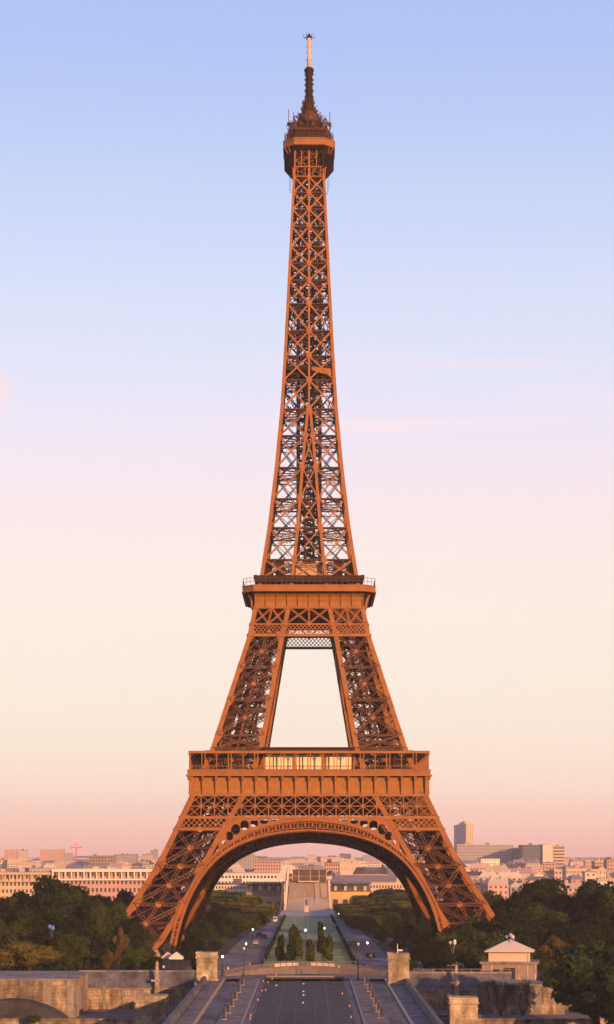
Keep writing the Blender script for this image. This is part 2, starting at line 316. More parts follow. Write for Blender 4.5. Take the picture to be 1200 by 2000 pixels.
# sloping lift track and stairs inside each leg
tr = MB()
def mid(z, dx=0, dy=0):
    m = -(wo(z)+wi(z))/2; return V(m+dx, m+dy, z)
zz = np.arange(1, 110, 2.0)
for z in zz:
    z2 = z+2.0
    for dx in (-2.0, 2.0):
        tr.bar(mid(z, dx, 1.5), mid(z2, dx, 1.5), .35, .6); tr.bar(mid(z, dx, -1.5), mid(z2, dx, -1.5), .3, .3)
    tr.bar(mid(z, -2.2, 1.5), mid(z, 2.2, 1.5), .3, .25); tr.bar(mid(z, -2.1, -1.5), mid(z, 2.1, -1.5), .2, .2)
    tr.bar(mid(z, -2.3, 1.5), mid(z2, -2.3, -1.5), .2, .2); tr.bar(mid(z, 2.3, 1.5), mid(z2, 2.3, -1.5), .2, .2)
    s_ = 1 if int(z/2) % 2 else -1              # stair flights with handrails
    tr.bar(mid(z, 2.5-1.2*s_, -3), mid(z2, 2.5+1.2*s_, -3), 1.1, .25); tr.bar(mid(z+1.1, 2.5-1.2*s_, -3.6), mid(z2+1.1, 2.5+1.2*s_, -3.6), .12, .12)
    tr.bar(mid(z, -2.4-1.1*s_, -2.0), mid(z2, -2.4+1.1*s_, -2.0), .9, .2)
tr.obj('lift_track', ID, lego)
for kx in (0, 1):
    for ky in (0, 1):
        ft = MB(); c = corner(kx, ky, 0); ft.hexa([(c.x-4, c.y-4, -1), (c.x+4, c.y-4, -1), (c.x+4, c.y+4, -1), (c.x-4, c.y+4, -1), (c.x-2.2, c.y-2.2, 2.2), (c.x+2.2, c.y-2.2, 2.2), (c.x+2.2, c.y+2.2, 2.2), (c.x-2.2, c.y+2.2, 2.2)])
        ft.obj('masonry_footing', M['stone'], lego)
four(lego)

# --- arches: front ring, soffit and pierced spandrel, set in the sloping face
def fp(x, z, off=0): return V(x, -ip(WO, z)+off, z)
INT = [(0, 35.68), (8.01, 35.2), (15.4, 33.7), (22.3, 30.9), (27.1, 27.3), (30.65, 23.0), (33.9, 16.9), (35.66, 12.0), (37.3, 5), (38.0, 0)]
EXT = [(0, 38.67), (8.02, 37.95), (14.6, 36.5), (19.85, 34.1), (24.24, 31.3), (27.58, 28.5), (30.6, 24.6), (34.0, 19.0), (37.0, 13.2), (38.4, 6), (39.2, 0)]
def resample(P, n):
    P = np.array(P); d = np.r_[0, np.cumsum(np.hypot(*np.diff(P, axis=0).T))]; s = np.linspace(0, d[-1], n)
    Q = np.c_[np.interp(s, d, P[:, 0]), np.interp(s, d, P[:, 1])]
    for _ in range(4): Q[1:-1] = (Q[:-2]+2*Q[1:-1]+Q[2:])/4
    return Q
NA = 29
qi, qe = resample(INT, NA), resample(EXT, NA)
full = lambda q: [(-x, z) for x, z in q[::-1]]+[(x, z) for x, z in q[1:]]
fi_, fe_ = full(qi), full(qe)
ar = MB(); so_ = MB(); IN = V(0, 4.6, -2.7)
for j in range(len(fi_)-1):
    a, b, c, d = fp(*fi_[j]), fp(*fi_[j+1]), fp(*fe_[j]), fp(*fe_[j+1])
    nn = V(0, -1, .55)
    ar.bar(a, b, .6, .75, nn); ar.bar(c, d, .65, .75, nn); ar.bar(a, c, .26, .4, nn)
    m1 = a.lerp(c, .28); m2 = b.lerp(d, .28); m3 = a.lerp(c, .78); m4 = b.lerp(d, .78)
    ar.bar(m1, m2, .18, .35, nn); ar.bar(m3, m4, .16, .35, nn)
    # ornament between the struts
    ar.bar(m1.lerp(m2, .5), m3.lerp(m4, .5), .3, .2, nn); ar.bar(m1.lerp(m2, .2), m3.lerp(m4, .5), .16, .2, nn); ar.bar(m1.lerp(m2, .8), m3.lerp(m4, .5), .16, .2, nn)
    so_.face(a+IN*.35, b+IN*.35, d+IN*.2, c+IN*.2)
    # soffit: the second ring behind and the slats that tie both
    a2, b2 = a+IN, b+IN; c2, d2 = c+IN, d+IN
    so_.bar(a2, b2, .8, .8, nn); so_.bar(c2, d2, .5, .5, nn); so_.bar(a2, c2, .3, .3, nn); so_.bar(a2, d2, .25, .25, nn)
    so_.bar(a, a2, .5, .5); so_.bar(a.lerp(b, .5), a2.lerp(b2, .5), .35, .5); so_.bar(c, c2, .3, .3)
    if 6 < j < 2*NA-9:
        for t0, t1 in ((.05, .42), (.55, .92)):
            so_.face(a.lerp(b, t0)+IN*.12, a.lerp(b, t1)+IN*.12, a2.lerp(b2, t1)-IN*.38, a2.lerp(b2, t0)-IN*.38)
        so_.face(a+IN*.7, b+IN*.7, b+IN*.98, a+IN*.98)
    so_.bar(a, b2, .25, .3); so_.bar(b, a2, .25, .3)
aro = ar.obj('arch', I_, tower); so_.obj('soffit', VO, aro)  # near-black colour stands in for deep shade under and behind the ring
sp = MB()
HO = [(24.7, 32.3, .55, .6), (23.0, 34.1, 1.1, 1.25), (21.3, 36.0, 1.3, 1.5), (18.7, 37.2, 1.25, 1.4), (15.9, 37.75, 1.15, 1.0), (13.1, 38.3, 1.1, .7), (10.2, 38.75, 1.3, .35)]
for sg in (1, -1):
    ed = [(x, z) for x, z in qe if x < 27.3]
    poly = [(0, 39.5)]+[(x, z) for x, z in ed]+[(25.9, 34.2), (23.1, 39.5)]
    hl = []
    for hx, hz, rx, rz in HO: hl.append([(hx+rx*math.copysign(abs(math.cos(t))**.8, math.cos(t)), hz+rz*math.copysign(abs(math.sin(t))**.8, math.sin(t))) for t in np.linspace(0, 2*math.pi, 14, endpoint=False)])
    k = len(sp.v); sp.prism([(sg*x, z) for x, z in poly], 0, .5, [[(sg*x, z) for x, z in h] for h in hl])
    sp.v[k:] = [(x, y-ip(WO, z)+.15, z) for x, y, z in sp.v[k:]]
sp.obj('spandrel', I_, aro)
four(aro)

# --- lattice belts under the first platform
bl = MB(); P1 = 35.4*2/18
def rail(z, h, d=.6, off=0, w=None):
    ww = w or ip(WO, z); bl.bar(fp(-ww, z, off), fp(ww, z, off), d, h)
rail(46.1, .7); rail(39.5, .75); 
for s in (1, -1): bl.bar(fp(s*25.0, 36.1), fp(s*ip(WO, 36.1), 36.1), .6, .65)
rail(42.8, .25)
for k in range(-10, 11):
    x = k*P1
    zt = 46 if abs(x) < 34.9 else None
    if zt: bl.bar(fp(x, 46), fp(x, 39.5), .32, .4, (0, 1, 0))
    for z0, z1 in ((46, 42.8), (42.8, 39.5)):
        for (xa, xb) in ((x, x+P1), (x+P1, x)):
            lim = lambda z: ip(WO, z)-.3
            p, q = (xa, z0), (xb, z1)
            if abs(p[0]) > lim(z0)+.1 and abs(q[0]) > lim(z1)+.1: continue
            px, qx = max(-lim(z0), min(lim(z0), p[0])), max(-lim(z1), min(lim(z1), q[0]))
            bl.bar(fp(px, z0), fp(qx, z1), .21, .3, (0, -1, .5))
    if abs(x) < 34: bl.face(*[fp(x+dx, 42.8+dz, -.25) for dx, dz in ((-.6, 0), (0, -.7), (.6, 0), (0, .7))])
for s in (1, -1):                               # fine diamonds over the legs
    for k in np.arange(-4, 20, 1.55):
        for dr in (1, -1):
            xa = 22.6+k; xb = xa+dr*3.0; za, zb = 36.3, 39.3
            f = lambda z: (ip(WI, z)+.8, ip(WO, z)-.4)
            # clip the diagonal to the leg's width
            pts = [(xa+(xb-xa)*t, za+(zb-za)*t) for t in np.linspace(0, 1, 13)]
            pts = [p for p in pts if f(p[1])[0] <= p[0] <= f(p[1])[1]]
            if len(pts) > 2: bl.bar(fp(s*pts[0][0], pts[0][1]), fp(s*pts[-1][0], pts[-1][1]), .26, .2, (0, -1, .5))
blo = bl.obj('lattice_belt', I_, tower); four(blo)

# --- first platform
W1 = 35.4
pl = MB()
def ring(mb, W, w, z0, z1):
    mb.box(-W, W, -W, -W+w, z0, z1); mb.box(-W, W, W-w, W, z0, z1); mb.box(-W, -W+w, -W+w, W-w, z0, z1); mb.box(W-w, W, -W+w, W-w, z0, z1)
ring(pl, 34.2, 19.5, 51.2, 51.8)
for k in range(-8, 9):                          # floor girders, both ways
    p = k*P1
    for y0, y1 in (((-33, -14.5), (14.5, 33)) if abs(p) < 14.6 else ((-33, 33),)):
        pl.box(p-.15, p+.15, y0, y1, 47.6, 51.1)
for y in (-30, -22, -15.2, 15.2, 22, 30): pl.box(-33, 33, y-.13, y+.13, 46.5, 51.1)
for s in (1, -1):
    pl.box(-24, 24, s*24-.1, s*24+.1, 41.2, 46.4); pl.box(s*24-.1, s*24+.1, -23.8, 23.8, 41.2, 46.4)  # dark plates added to blacken the view through the belt
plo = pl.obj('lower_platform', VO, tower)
fr = MB()
fr.hexa([(-34.5, -34.5, 46.5), (34.5, -34.5, 46.5), (34.5, -34.1, 46.5), (-34.5, -34.1, 46.5), (-34.4, -34.15, 48.3), (34.4, -34.15, 48.3), (34.5, -33.8, 48.3), (-34.5, -33.8, 48.3)])
fr.box(-34.4, 34.4, -34.1, -33.8, 48.3, 51.5)
fr.box(-34.5, 34.5, -34.3, -33.9, 48.15, 48.4); fr.k = 1
for k in range(-17, 18, 1):                     # seams in the sheet
    if k % 2 == 0: continue
    fr.box(k*P1/2-.05, k*P1/2+.05, -34.18, -34.0, 48.4, 51.5)
fro = fr.obj('frieze', [IP, I_], plo)
co = MB(); co.box(-.26, .26, -35.0, -33.9, 46.4, 50.4); co.box(-.36, .36, -35.25, -33.9, 50.4, 51.6); co.cyl((-.4, -35.2, 50.9), (.4, -35.2, 50.9), .38, k=8); co.box(-.36, .36, -35.1, -33.9, 46.3, 46.8); com = co.mesh('console', I_)
def consoles(me, xs, par):
    for k in range(4):
        for x in xs:
            o = link('console', me, par); p = Matrix.Rotation(k*math.pi/2, 3, 'Z') @ V(x, 0, 0); o.location = p; o.rotation_euler = (0, 0, k*math.pi/2)
consoles(com, [k*P1*.985 for k in range(-9, 10)], plo)
tp = MB(); tp.box(-35.9, 35.9, -35.9, -35.0, 51.6, 52.0); tp.box(-35.35, 35.35, -35.4, -35.05, 52.0, 53.3); tp.box(-35.5, 35.5, -35.55, -34.95, 53.3, 53.55)
tp.box(-34.8, 34.8, -34.85, -34.0, 46.0, 46.35)
for k in np.arange(-35, 35.1, .49): tp.box(k-.06, k+.06, -35.5, -35.38, 52.0, 53.3)
four(tp.obj('parapet', I_, plo)); four(fro)
ga = MB()
for k in range(-9, 10):
    x = k*P1*.98
    for dx in ((-.45, .45) if k % 2 == 0 else (0,)):
        if abs(x+dx) < 35.1: ga.bar((x+dx, -34.9, 53.5), (x+dx, -34.9, 58.3), .26)
    if k % 2: ga.bar((x, -34.9, 57.2), (x+.9, -34.9, 58.2), .14); ga.bar((x, -34.9, 57.2), (x-.9, -34.9, 58.2), .14)
for k in np.arange(-34, 34.1, P1/4): ga.bar((k, -34.9, 53.5), (k, -34.9, 54.6), .09)
ga.bar((-35, -34.9, 54.6), (35, -34.9, 54.6), .12)
gao = ga.obj('gallery_colonnade', I_, plo)
rf = MB(); rf.box(-35.2, 35.2, -35.2, -34.5, 58.25, 59.0); rf.box(-34.5, 34.5, -34.5, -29.5, 58.75, 58.95)
four(rf.obj('gallery_roof', I_, plo)); four(gao)
pv = MB(); pv.box(-13.4, 13.4, -31.2, -24, 58.3, 59.9); pv.box(-13.7, 13.7, -31.6, -23.8, 59.9, 60.25); pv.box(-13.4, 13.4, -31.0, -24, 51.8, 53.2); pv.box(-13.3, 13.3, -30.7, -24, 53.2, 58.3)
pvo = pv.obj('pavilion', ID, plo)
pg = MB(); pg.box(-13.0, 13.0, -31.0, -30.75, 53.3, 58.2); pgo = pg.obj('glass_wall', M['glass_w'], plo)
mu = MB()
for x in np.arange(-13, 13.1, 13/7): mu.box(x-.05, x+.05, -31.12, -30.98, 53.3, 58.2)
for z in (54.6, 58.1): mu.box(-13, 13, -31.11, -30.98, z-.06, z+.06)
for x in (-13.1, -4.4, 4.4, 13.1): mu.box(x-.35, x+.35, -31.3, -30.9, 53.2, 58.3)
muo = mu.obj('window_frame', I_, plo)
for q in (pvo, pgo, muo): four(q)

# --- belts and second platform
b2 = MB()
def r2(z, h, d=.6): b2.bar(fp(-ip(WO, z), z), fp(ip(WO, z), z), d, h)
r2(103.1, .6); r2(98.0, .45); r2(94.6, .75)
def xg(x0, x1, z0, z1, w=.55):
    n = V(0, -1, .3); b2.girder(fp(x0[0], z0), fp(x1[1], z1), n, w, .18, .3, .7); b2.girder(fp(x1[0], z0), fp(x0[1], z1), n, w, .18, .3, .7)
zb, zt = 98.1, 103
for s in (-1, 1):
    i0, i1, o0, o1 = wi(zb)+.4, wi(zt)+.4, ip(WO, zb)-1, ip(WO, zt)-1
    m0, m1 = (i0+o0)/2, (i1+o1)/2
    xg((s*i0, s*i1), (s*m0, s*m1), zb, zt); xg((s*m0, s*m1), (s*o0, s*o1), zb, zt); b2.girder(fp(s*m0, zb), fp(s*m1, zt), V(0, -1, .3), .6, .2, .3)
i0, i1 = wi(zb)-.4, wi(zt)-.4
xg((-i0, -i1), (0, 0), zb, zt); xg((0, 0), (i0, i1), zb, zt); b2.girder(fp(0, zb), fp(0, zt), V(0, -1, .3), .6, .2, .3)
for x in (-12.3, -6.9, 0, 6.9, 12.3): b2.face(*[fp(x+dx, 98+dz, -.4) for dx, dz in ((-.9, 0), (0, -.8), (.9, 0), (0, .9))])
for k in np.arange(-24, 24, 1.2):
    for dr in (1, -1):
        pts = [(k+dr*2.6*t, 94.9+2.9*t) for t in np.linspace(0, 1, 9)]
        pts = [p for p in pts if abs(p[0]) < ip(WO, p[1])-.8]
        if len(pts) > 2: b2.bar(fp(*pts[0]), fp(*pts[-1]), .2, .18, (0, -1, .3))
four(b2.obj('lattice_belt', I_, tower))
W2, C2 = 20.06, 16.5
def octo(W, C, z): return [(-C, -W, z), (C, -W, z), (W, -C, z), (W, C, z), (C, W, z), (-C, W, z), (-W, C, z), (-W, -C, z)]
def octring(mb, W, C, z0, W_, C_, z1, cap=True):
    a, b = octo(W, C, z0), octo(W_, C_, z1)
    for i in range(8): mb.face(a[i], a[(i+1) % 8], b[(i+1) % 8], b[i])
    if cap: mb.face(*reversed(a)); mb.face(*b)
p2 = MB(); octring(p2, 19.4, 16.2, 107.3, 19.4, 16.2, 107.6)
octring(p2, 16.6, 15.9, 103.0, 16.6, 15.9, 103.3)
for k in range(-4, 5):
    p2.box(k*3.6-.12, k*3.6+.12, -16, 16, 99.8, 102.9); p2.box(-16, 16, k*3.6-.1, k*3.6+.1, 99.8, 102.9)  # solid dark webs added to blacken the space behind the belt
octring(p2, 16.5, 15.9, 103.3, 16.5, 15.9, 107.3, False)
p2o = p2.obj('middle_platform', VO, tower)
# frieze flares outwards and is cut at the corners
f2 = MB(); 
prof = [(16.95, 103.5), (17.0, 104.8), (17.5, 106.3), (18.6, 107.4), (19.7, 107.75)]
for (wa, za), (wb, zb2) in zip(prof[:-1], prof[1:]): f2.face((-16.3, -wa, za), (16.3, -wa, za), (16.3, -wb, zb2), (-16.3, -wb, zb2))
f2o = f2.obj('frieze', IP, p2o)
c2 = MB(); x = 0
for (wa, za), (wb, zb2) in zip(prof[:-1], prof[1:]):
    c2.hexa([(x-.13, -wa-.55, za), (x+.13, -wa-.55, za), (x+.13, -wa, za), (x-.13, -wa, za), (x-.13, -max(wb+.1, wa+.55), zb2), (x+.13, -max(wb+.1, wa+.55), zb2), (x+.13, -wb, zb2), (x-.13, -wb, zb2)])
consoles(c2.mesh('console', I_), [k*3.25 for k in range(-5, 6)], p2o)
c2 = MB(); c2.box(-16.6, 16.6, -17.25, -16.8, 103.2, 103.6); four(c2.obj('ledge', I_, p2o))
# chamfered corner bracket panels, their shade put into a near-black colour
cb = MB()
def cp(t, Wc, z): return V(-16.3-t*(Wc-16.3), -Wc+t*(Wc-16.3), z)
n_ = 5
for i in range(4):
    (wa, za), (wb, zb2) = prof[i], prof[i+1]
    cb.face(cp(0, wa, za), cp(1, wa, za), cp(1, wb, zb2), cp(0, wb, zb2))
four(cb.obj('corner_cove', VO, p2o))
four(f2o)
pr = MB(); octring(pr, 20.06, 16.6, 107.7, 20.06, 16.6, 109.5, False); octring(pr, 20.25, 16.7, 107.6, 20.25, 16.7, 107.95); octring(pr, 20.2, 16.7, 109.3, 20.2, 16.7, 109.6, False); octring(pr, 19.8, 16.5, 109.5, 19.8, 16.5, 109.52)
pr.obj('parapet', I_, p2o)
rl = MB(); o8 = octo(19.9, 16.5, 109.6)
for i in range(8):
    a, b = V(*o8[i]), V(*o8[(i+1) % 8]); n = max(3, int((b-a).length/1.6))
    for k in range(n): rl.bar(a.lerp(b, k/n), a.lerp(b, k/n)+V(0, 0, 2.3), .1)
    for h in (1.1, 2.2): rl.bar(a+V(0, 0, h), b+V(0, 0, h), .09)
rl.obj('railing', IB, p2o)
ud = MB(); ring(ud, 16.4, 4.5, 110.9, 111.6); ring(ud, 16.5, .25, 111.6, 112.9)
for x in np.arange(-16, 16.1, 2): 
    for y in (-16.1, 16.1): ud.box(x-.12, x+.12, y-.12, y+.12, 109.5, 110.9)
for sx in (-1, 1): ud.box(sx*16.2-.5, sx*16.2+.5, -16.6, -16.0, 111.6, 113.0)
ring(ud, 13.2, 6.5, 112.4, 112.7); ud.box(-11, 11, -9, 9, 109.6, 112.4)
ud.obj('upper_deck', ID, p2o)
cbn = MB(); cbn.box(-4.1, 4.1, -11.2, -6.8, 113.4, 117.3); cbn.box(-4.5, 4.5, -11.6, -6.4, 117.3, 117.55)
cbn.obj('beige_kiosk', M['cabin'], p2o)
jk = MB(); rnd = random.Random(3)
for i in range(60):
    x, y, z = rnd.uniform(-12, 12), rnd.uniform(-12, -6), rnd.uniform(112.6, 116)
    jk.bar((x, y, z), (x+rnd.uniform(-2, 2), y+rnd.uniform(-1, 1), z+rnd.uniform(-.5, 2.2)), .18)
for x in (-12.6, -8.8, 8.8, 12.6):
    for y in (-12, 12): jk.box(x-1.4, x+1.4, y-.2, y+.2, 113, 117.9)
jk.obj('stair_rail', ID, p2o)

# --- shaft
ZS = [112.3, 118.1, 128.0, 137.0, 146.7, 156.6, 164.9, 173.9, 181.4, 189.2, 197.6, 204.9, 210.2, 215.4, 221.7, 227.0, 232.3, 237.1]
zs = sorted(set(ZS+[a for a, _ in WO if 112 < a < 246]+[245.8]))
sh = MB()
for sx in (-1, 1):
    for sy in (-1, 1): sh.loft([V(sx*wo(z), sy*wo(z), z) for z in zs], [ch(z)/2 for z in zs])
zi = [z for z in zs if z < 164.9]+[164.9]; zc = [z for z in zs if z >= 164.9]
def side(k, x, off, z):
    v = V(x, -wo(z)+off, z); return Matrix.Rotation(k*math.pi/2, 3, 'Z') @ v
for k in range(4):
    for s in (-1, 1): 
        sh.loft([side(k, s*max(wi(z), .35), 0, z) for z in zi], [ch(z)*.42]*0+[ch(z)*.42 for z in zi])
    sh.loft([side(k, 0, 0, z) for z in zc], [.3]*len(zc))
for k in range(4):                              # gusset plates
    for z in ZS:
        g = .95 if z < 200 else .75; c = ch(z)/2+.05
        for x in ((-wi(z), wi(z)) if z < 160 else (0,)):
            P = [side(k, x+dx*g, -c, z)+V(0, 0, dz*g) for dx, dz in ((-1, 0), (-.55, -1), (.55, -1), (1, 0), (.55, 1), (-.55, 1))]; sh.face(*P)
        for s in (-1, 1):
            P = [side(k, s*(wo(z)-.15)+dx*g*.7, -c, z)+V(0, 0, dz*g) for dx, dz in ((-.8, 0), (-.5, -1), (.5, -1), (.8, 0), (.5, 1), (-.5, 1))]; sh.face(*P)
sho = sh.obj('shaft', I_, tower)
sb = MB()
def xpanel(k, xa0, xb0, xa1, xb1, z0, z1, w, fine=True):
    p = [side(k, xa0, 0, z0), side(k, xb0, 0, z0), side(k, xa1, 0, z1), side(k, xb1, 0, z1)]
    n = Matrix.Rotation(k*math.pi/2, 3, 'Z') @ V(0, -1, 0)
    sb.k = 1 if k == 0 else 0  # front bracing gets the sunlit iron colour, other sides the shaded one
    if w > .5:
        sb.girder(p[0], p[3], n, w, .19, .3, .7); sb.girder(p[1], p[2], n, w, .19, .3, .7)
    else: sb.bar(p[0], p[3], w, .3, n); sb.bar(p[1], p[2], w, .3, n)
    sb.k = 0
    sb.bar(p[2], p[3], .3, .35)
for k in range(4):
    for z0, z1 in zip(ZS[:-1], ZS[1:]):
        o0, o1, i0, i1 = wo(z0), wo(z1), wi(z0) if z0 < 160 else 0, wi(z1) if z1 < 160 else 0
        wd = .6 if z0 < 160 else .48
        for s in (-1, 1): xpanel(k, s*i0, s*o0, s*i1, s*o1, z0, z1, wd)
        if z0 < 150: xpanel(k, -i0, i0, -i1, i1, z0, z1, .4)
        # rear halves carry an extra light lattice
        for s in (-1, 1):
            zm = (z0+z1)/2; sb.bar(side(k, s*o0, .3, z0), side(k, s*(wo(zm)+wi(zm if zm < 164 else 164))/2, .3, zm), .16); sb.bar(side(k, s*o1, .3, z1), side(k, s*wo(zm)*.5, .3, zm), .16)
rnd = random.Random(8)
for z in ZS[1:]:                                # level frames at each node: a belt of light lattice round the inside
    o = wo(z)-.3; q = min(3.6, o*.62)
    for k in range(4):
        rot = Matrix.Rotation(k*math.pi/2, 3, 'Z'); g = lambda x, y, dz: rot @ V(x, y, z+dz)
        sb.bar(g(-o, -o+.3, -.2), g(o, -o+.3, -.2), .25, .35); sb.bar(g(-o, -o+.5, -1.7), g(o, -o+.5, -1.7), .16, .2)
        n = max(6, int(o*1.6)); sg = 0
        for i in range(n):
            a, b = -o+2*o*i/n, -o+2*o*(i+1)/n
            sb.bar(g(a, -o+.4, -.2-1.5*sg), g(b, -o+.4, -.2-1.5*(1-sg)), .14, .1); sg = 1-sg
        sb.bar(g(-q, -q, -.3), g(q, -q, -.3), .35, .5); sb.bar(g(-o, -o, -.3), g(-q, -q, -.3), .3, .4)
        sb.bar(g(-o, -q*.5, -.3), g(-q, -q*.5, -.3), .2, .3); sb.bar(g(-o, q*.5, -.3), g(-q, q*.5, -.3), .2, .3); sb.bar(g(-o, -o*.5, -.3), g(-o*.5, -o, -.3), .16, .2)
        sb.bar(g(-o, 0, -.6), g(-q, -q, -1.2), .14); sb.bar(g(0, -o, -.6), g(-q, -q, -1.4), .14)
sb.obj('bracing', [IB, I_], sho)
ls = MB()
for sx in (-1, 1):
    for sy in (-1, 1):
        x, y = sx*3.35, sy*3.35; ls.box(x-.55, x+.55, y-.5, y+.5, 112.5, 212); ls.box(x-.35-.3*sx, x+.35-.3*sx, y-.35-.3*sy, y+.35-.3*sy, 212, 240)
for sx in (-1, 1):
    for sy in (-1, 1): ls.box(sx*1.35-.38, sx*1.35+.38, sy*1.2-.3, sy*1.2+.3, 112.5, 240)
z = 113.0; sg = 1
while z < 239:
    for y in (-1.2, 1.2): ls.box(-1.6, 1.6, y-.1, y+.1, z, z+.22); ls.bar((-1.4*sg, y, z), (1.4*sg, y, z+1.6), .3, .15, (0, 1, 0))
    for sx in (-1, 1): ls.box(sx*3.3-.1, sx*3.3+.1, -3.3, 3.3, z, z+.25)
    ls.bar((-3.3*sg, -3.4, z), (-1.4*sg, -1.2, z+1.6), .2); ls.bar((3.3, -3.4, z+.8), (1.4, -1.2, z), .16)
    if z < 200: ls.bar((-3.0*sg, 3.5, z), (3.0*sg, 3.5, z+1.6), .7, .15, (0, 1, 0)); ls.bar((-3.0*sg, 3.9, z+1), (3.0*sg, 3.9, z+2.6), .1)
    z += 1.6; sg = -sg
ls.obj('lift_shaft', ID, sho)
cl = MB()                                       # cables, stairs and ladders that fill the narrow upper half
rnd = random.Random(5)
for i in range(1150):
    z = rnd.uniform(165, 238); o = wo(z)-.5; x, y = rnd.uniform(-o, o), rnd.uniform(-o, o)
    if abs(x) < o*.12: continue
    cl.bar((x, y, z), (x+rnd.uniform(-1.3, 1.3), y+rnd.uniform(-1.3, 1.3), z+rnd.uniform(.6, 2.4)), rnd.uniform(.1, .3)*(1 if z < 195 else 1.3))
for i in range(260):
    z = rnd.uniform(113, 165); o = wo(z)-.8; x, y = rnd.choice((-1, 1))*rnd.uniform(o*.35, o), rnd.uniform(-o, o)
    z = ZS[int(np.searchsorted(ZS, z))]-rnd.uniform(.2, 2.4)
    cl.bar((x, y, z), (x+rnd.uniform(-2, 2), y+rnd.uniform(-2, 2), z+rnd.uniform(-.6, .8)), rnd.uniform(.1, .2))
cl.obj('stair_ladder', IB, sho)
ipf = MB(); o = wo(178)-.5
ipf.box(-o, o, -o, o, 177.2, 177.6); ipf.box(-o, o, -o-.2, -o, 175.8, 176.2)
for s in (-1, 1): ipf.box(s*o-.15, s*o+.15, -o, o, 177.6, 178.8); ipf.box(-o, o, s*o-.15, s*o+.15, 177.6, 178.6)
ipf.obj('service_floor', ID, sho)
hz = MB(); hz.hexa([(.8, -7.6, 177.0), (6.8, -7.6, 175.2), (6.8, -5, 175.2), (.8, -5, 177.0), (.8, -7.6, 178.0), (6.8, -7.6, 177.4), (6.8, -5, 177.4), (.8, -5, 178.0)]); hz.obj('machine_cover', I_, sho)

# --- summit platform
W3, C3 = 7.85, 4.55
tpo = MB(); octring(tpo, 7.6, 4.4, 246.0, 7.6, 4.4, 246.4); octring(tpo, 6.9, 4.3, 250.2, 6.9, 4.3, 250.5)
tpo = tpo.obj('summit_platform', ID, tower)
pp = MB(); octring(pp, W3, C3, 246.1, W3, C3, 248.0, False); octring(pp, W3+.15, C3+.1, 247.8, W3+.15, C3+.1, 248.15); octring(pp, W3+.12, C3+.1, 245.9, W3+.12, C3+.1, 246.25)
pp.obj('parapet', I_, tpo)
cg = MB()                                       # dark cage hung under the floor, tapering on curved brackets
o_ = wo(241)
for k in range(4):
    rot = Matrix.Rotation(k*math.pi/2, 3, 'Z')
    c = [rot @ V(*p) for p in ((4.6, -7.8, 245.95), (7.8, -4.6, 245.95), (7.7, -4.6, 242.2), (5.6, -4.6, 239.8), (4.6, -5.6, 239.8), (4.6, -7.7, 242.2))]
    cg.face(c[0], c[1], c[2], c[5]); cg.face(c[5], c[2], c[3], c[4]); cg.face(c[0], c[5], c[4], rot @ V(4.6, -4.8, 239.8), rot @ V(4.6, -4.8, 245.95)); cg.face(c[1], c[2], c[3], rot @ V(4.8, -4.6, 239.8), rot @ V(4.8, -4.6, 245.95))
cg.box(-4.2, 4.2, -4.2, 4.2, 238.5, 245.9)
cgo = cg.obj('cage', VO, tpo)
lt = MB()
for k in range(4):
    rot = Matrix.Rotation(k*math.pi/2, 3, 'Z')
    for x in (-2.3, 2.3): lt.bar(rot @ V(x, -4.75, 245.9), rot @ V(x, -4.85, 240.2), .3, .3)
    for x in (-1.2, 1.2, -3.5, 3.5): lt.bar(rot @ V(x, -4.7, 240.2), rot @ V(x, -4.85, 237.2), .2, .2)
    for z in (240.2, 237.2): lt.bar(rot @ V(-4.6, -4.85, z), rot @ V(4.6, -4.85, z), .34, .3)
    for i in range(150):
        x, z = rnd.uniform(-4.2, 4.2), rnd.uniform(237.3, 245.4); lt.bar(rot @ V(x, -4.6, z), rot @ V(x+rnd.uniform(-1, 1), -4.6, z+rnd.uniform(-.9, .9)), rnd.uniform(.09, .16))
    for s in (-1, 1):
        pts = [V(s*(4.9+2.7*t**2.2), -4.9-1.5*t**2.2, 237.0+8.8*t) for t in np.linspace(0, 1, 8)]
        for a, b in zip(pts[:-1], pts[1:]): lt.bar(rot @ a, rot @ b, .24)
lt.obj('bracket', I_, tpo)
cbt = MB(); rnd = random.Random(11)
octring(cbt, 6.0, 3.9, 248.0, 5.7, 3.8, 251.4); octring(cbt, 5.0, 3.2, 251.4, 4.6, 3.0, 254.0)
cbt.lathe((0, 0, 254), [(4.9, 0), (5.0, .4), (3.9, .6), (3.7, 2.2), (3.0, 3.8), (2.1, 4.9), (1.6, 5.6)], 16)
cbt.obj('cabin', ID, tpo)
dm = MB(); dm.lathe((0, -1.2, 254.9), [(3.0, 0), (3.05, .8), (2.6, 2.2), (1.7, 3.3), (.5, 3.9)], 16); dm.obj('dome', IB, tpo, True)
aw = MB()
for k in range(8):                              # upper railings, small gables, aerials
    a, b = V(*octo(7.5, 4.4, 248.1)[k]), V(*octo(7.5, 4.4, 248.1)[(k+1) % 8]); n = 6
    for i in range(n+1): aw.bar(a.lerp(b, i/n), a.lerp(b, i/n)+V(0, 0, 2.4), .13)
    for h in (.8, 1.6, 2.4): aw.bar(a+V(0, 0, h), b+V(0, 0, h), .12)
    c, d = V(*octo(6.3, 4.0, 251.4)[k]), V(*octo(6.3, 4.0, 251.4)[(k+1) % 8]); aw.bar(c, d, .5, .4); aw.bar(c+V(0, 0, -1.4), d+V(0, 0, -1.4), .25, .2)
    aw.bar(c, V(c.x, c.y, 248), .3)
for sx in (-1, 1):
    for sy in (-1, 1):
        x, y = sx*4.3, sy*5.6; aw.lathe((x, y, 251.4), [(.9, 0), (.45, 1.0), (.15, 2.6), (.05, 3.2)], 6)
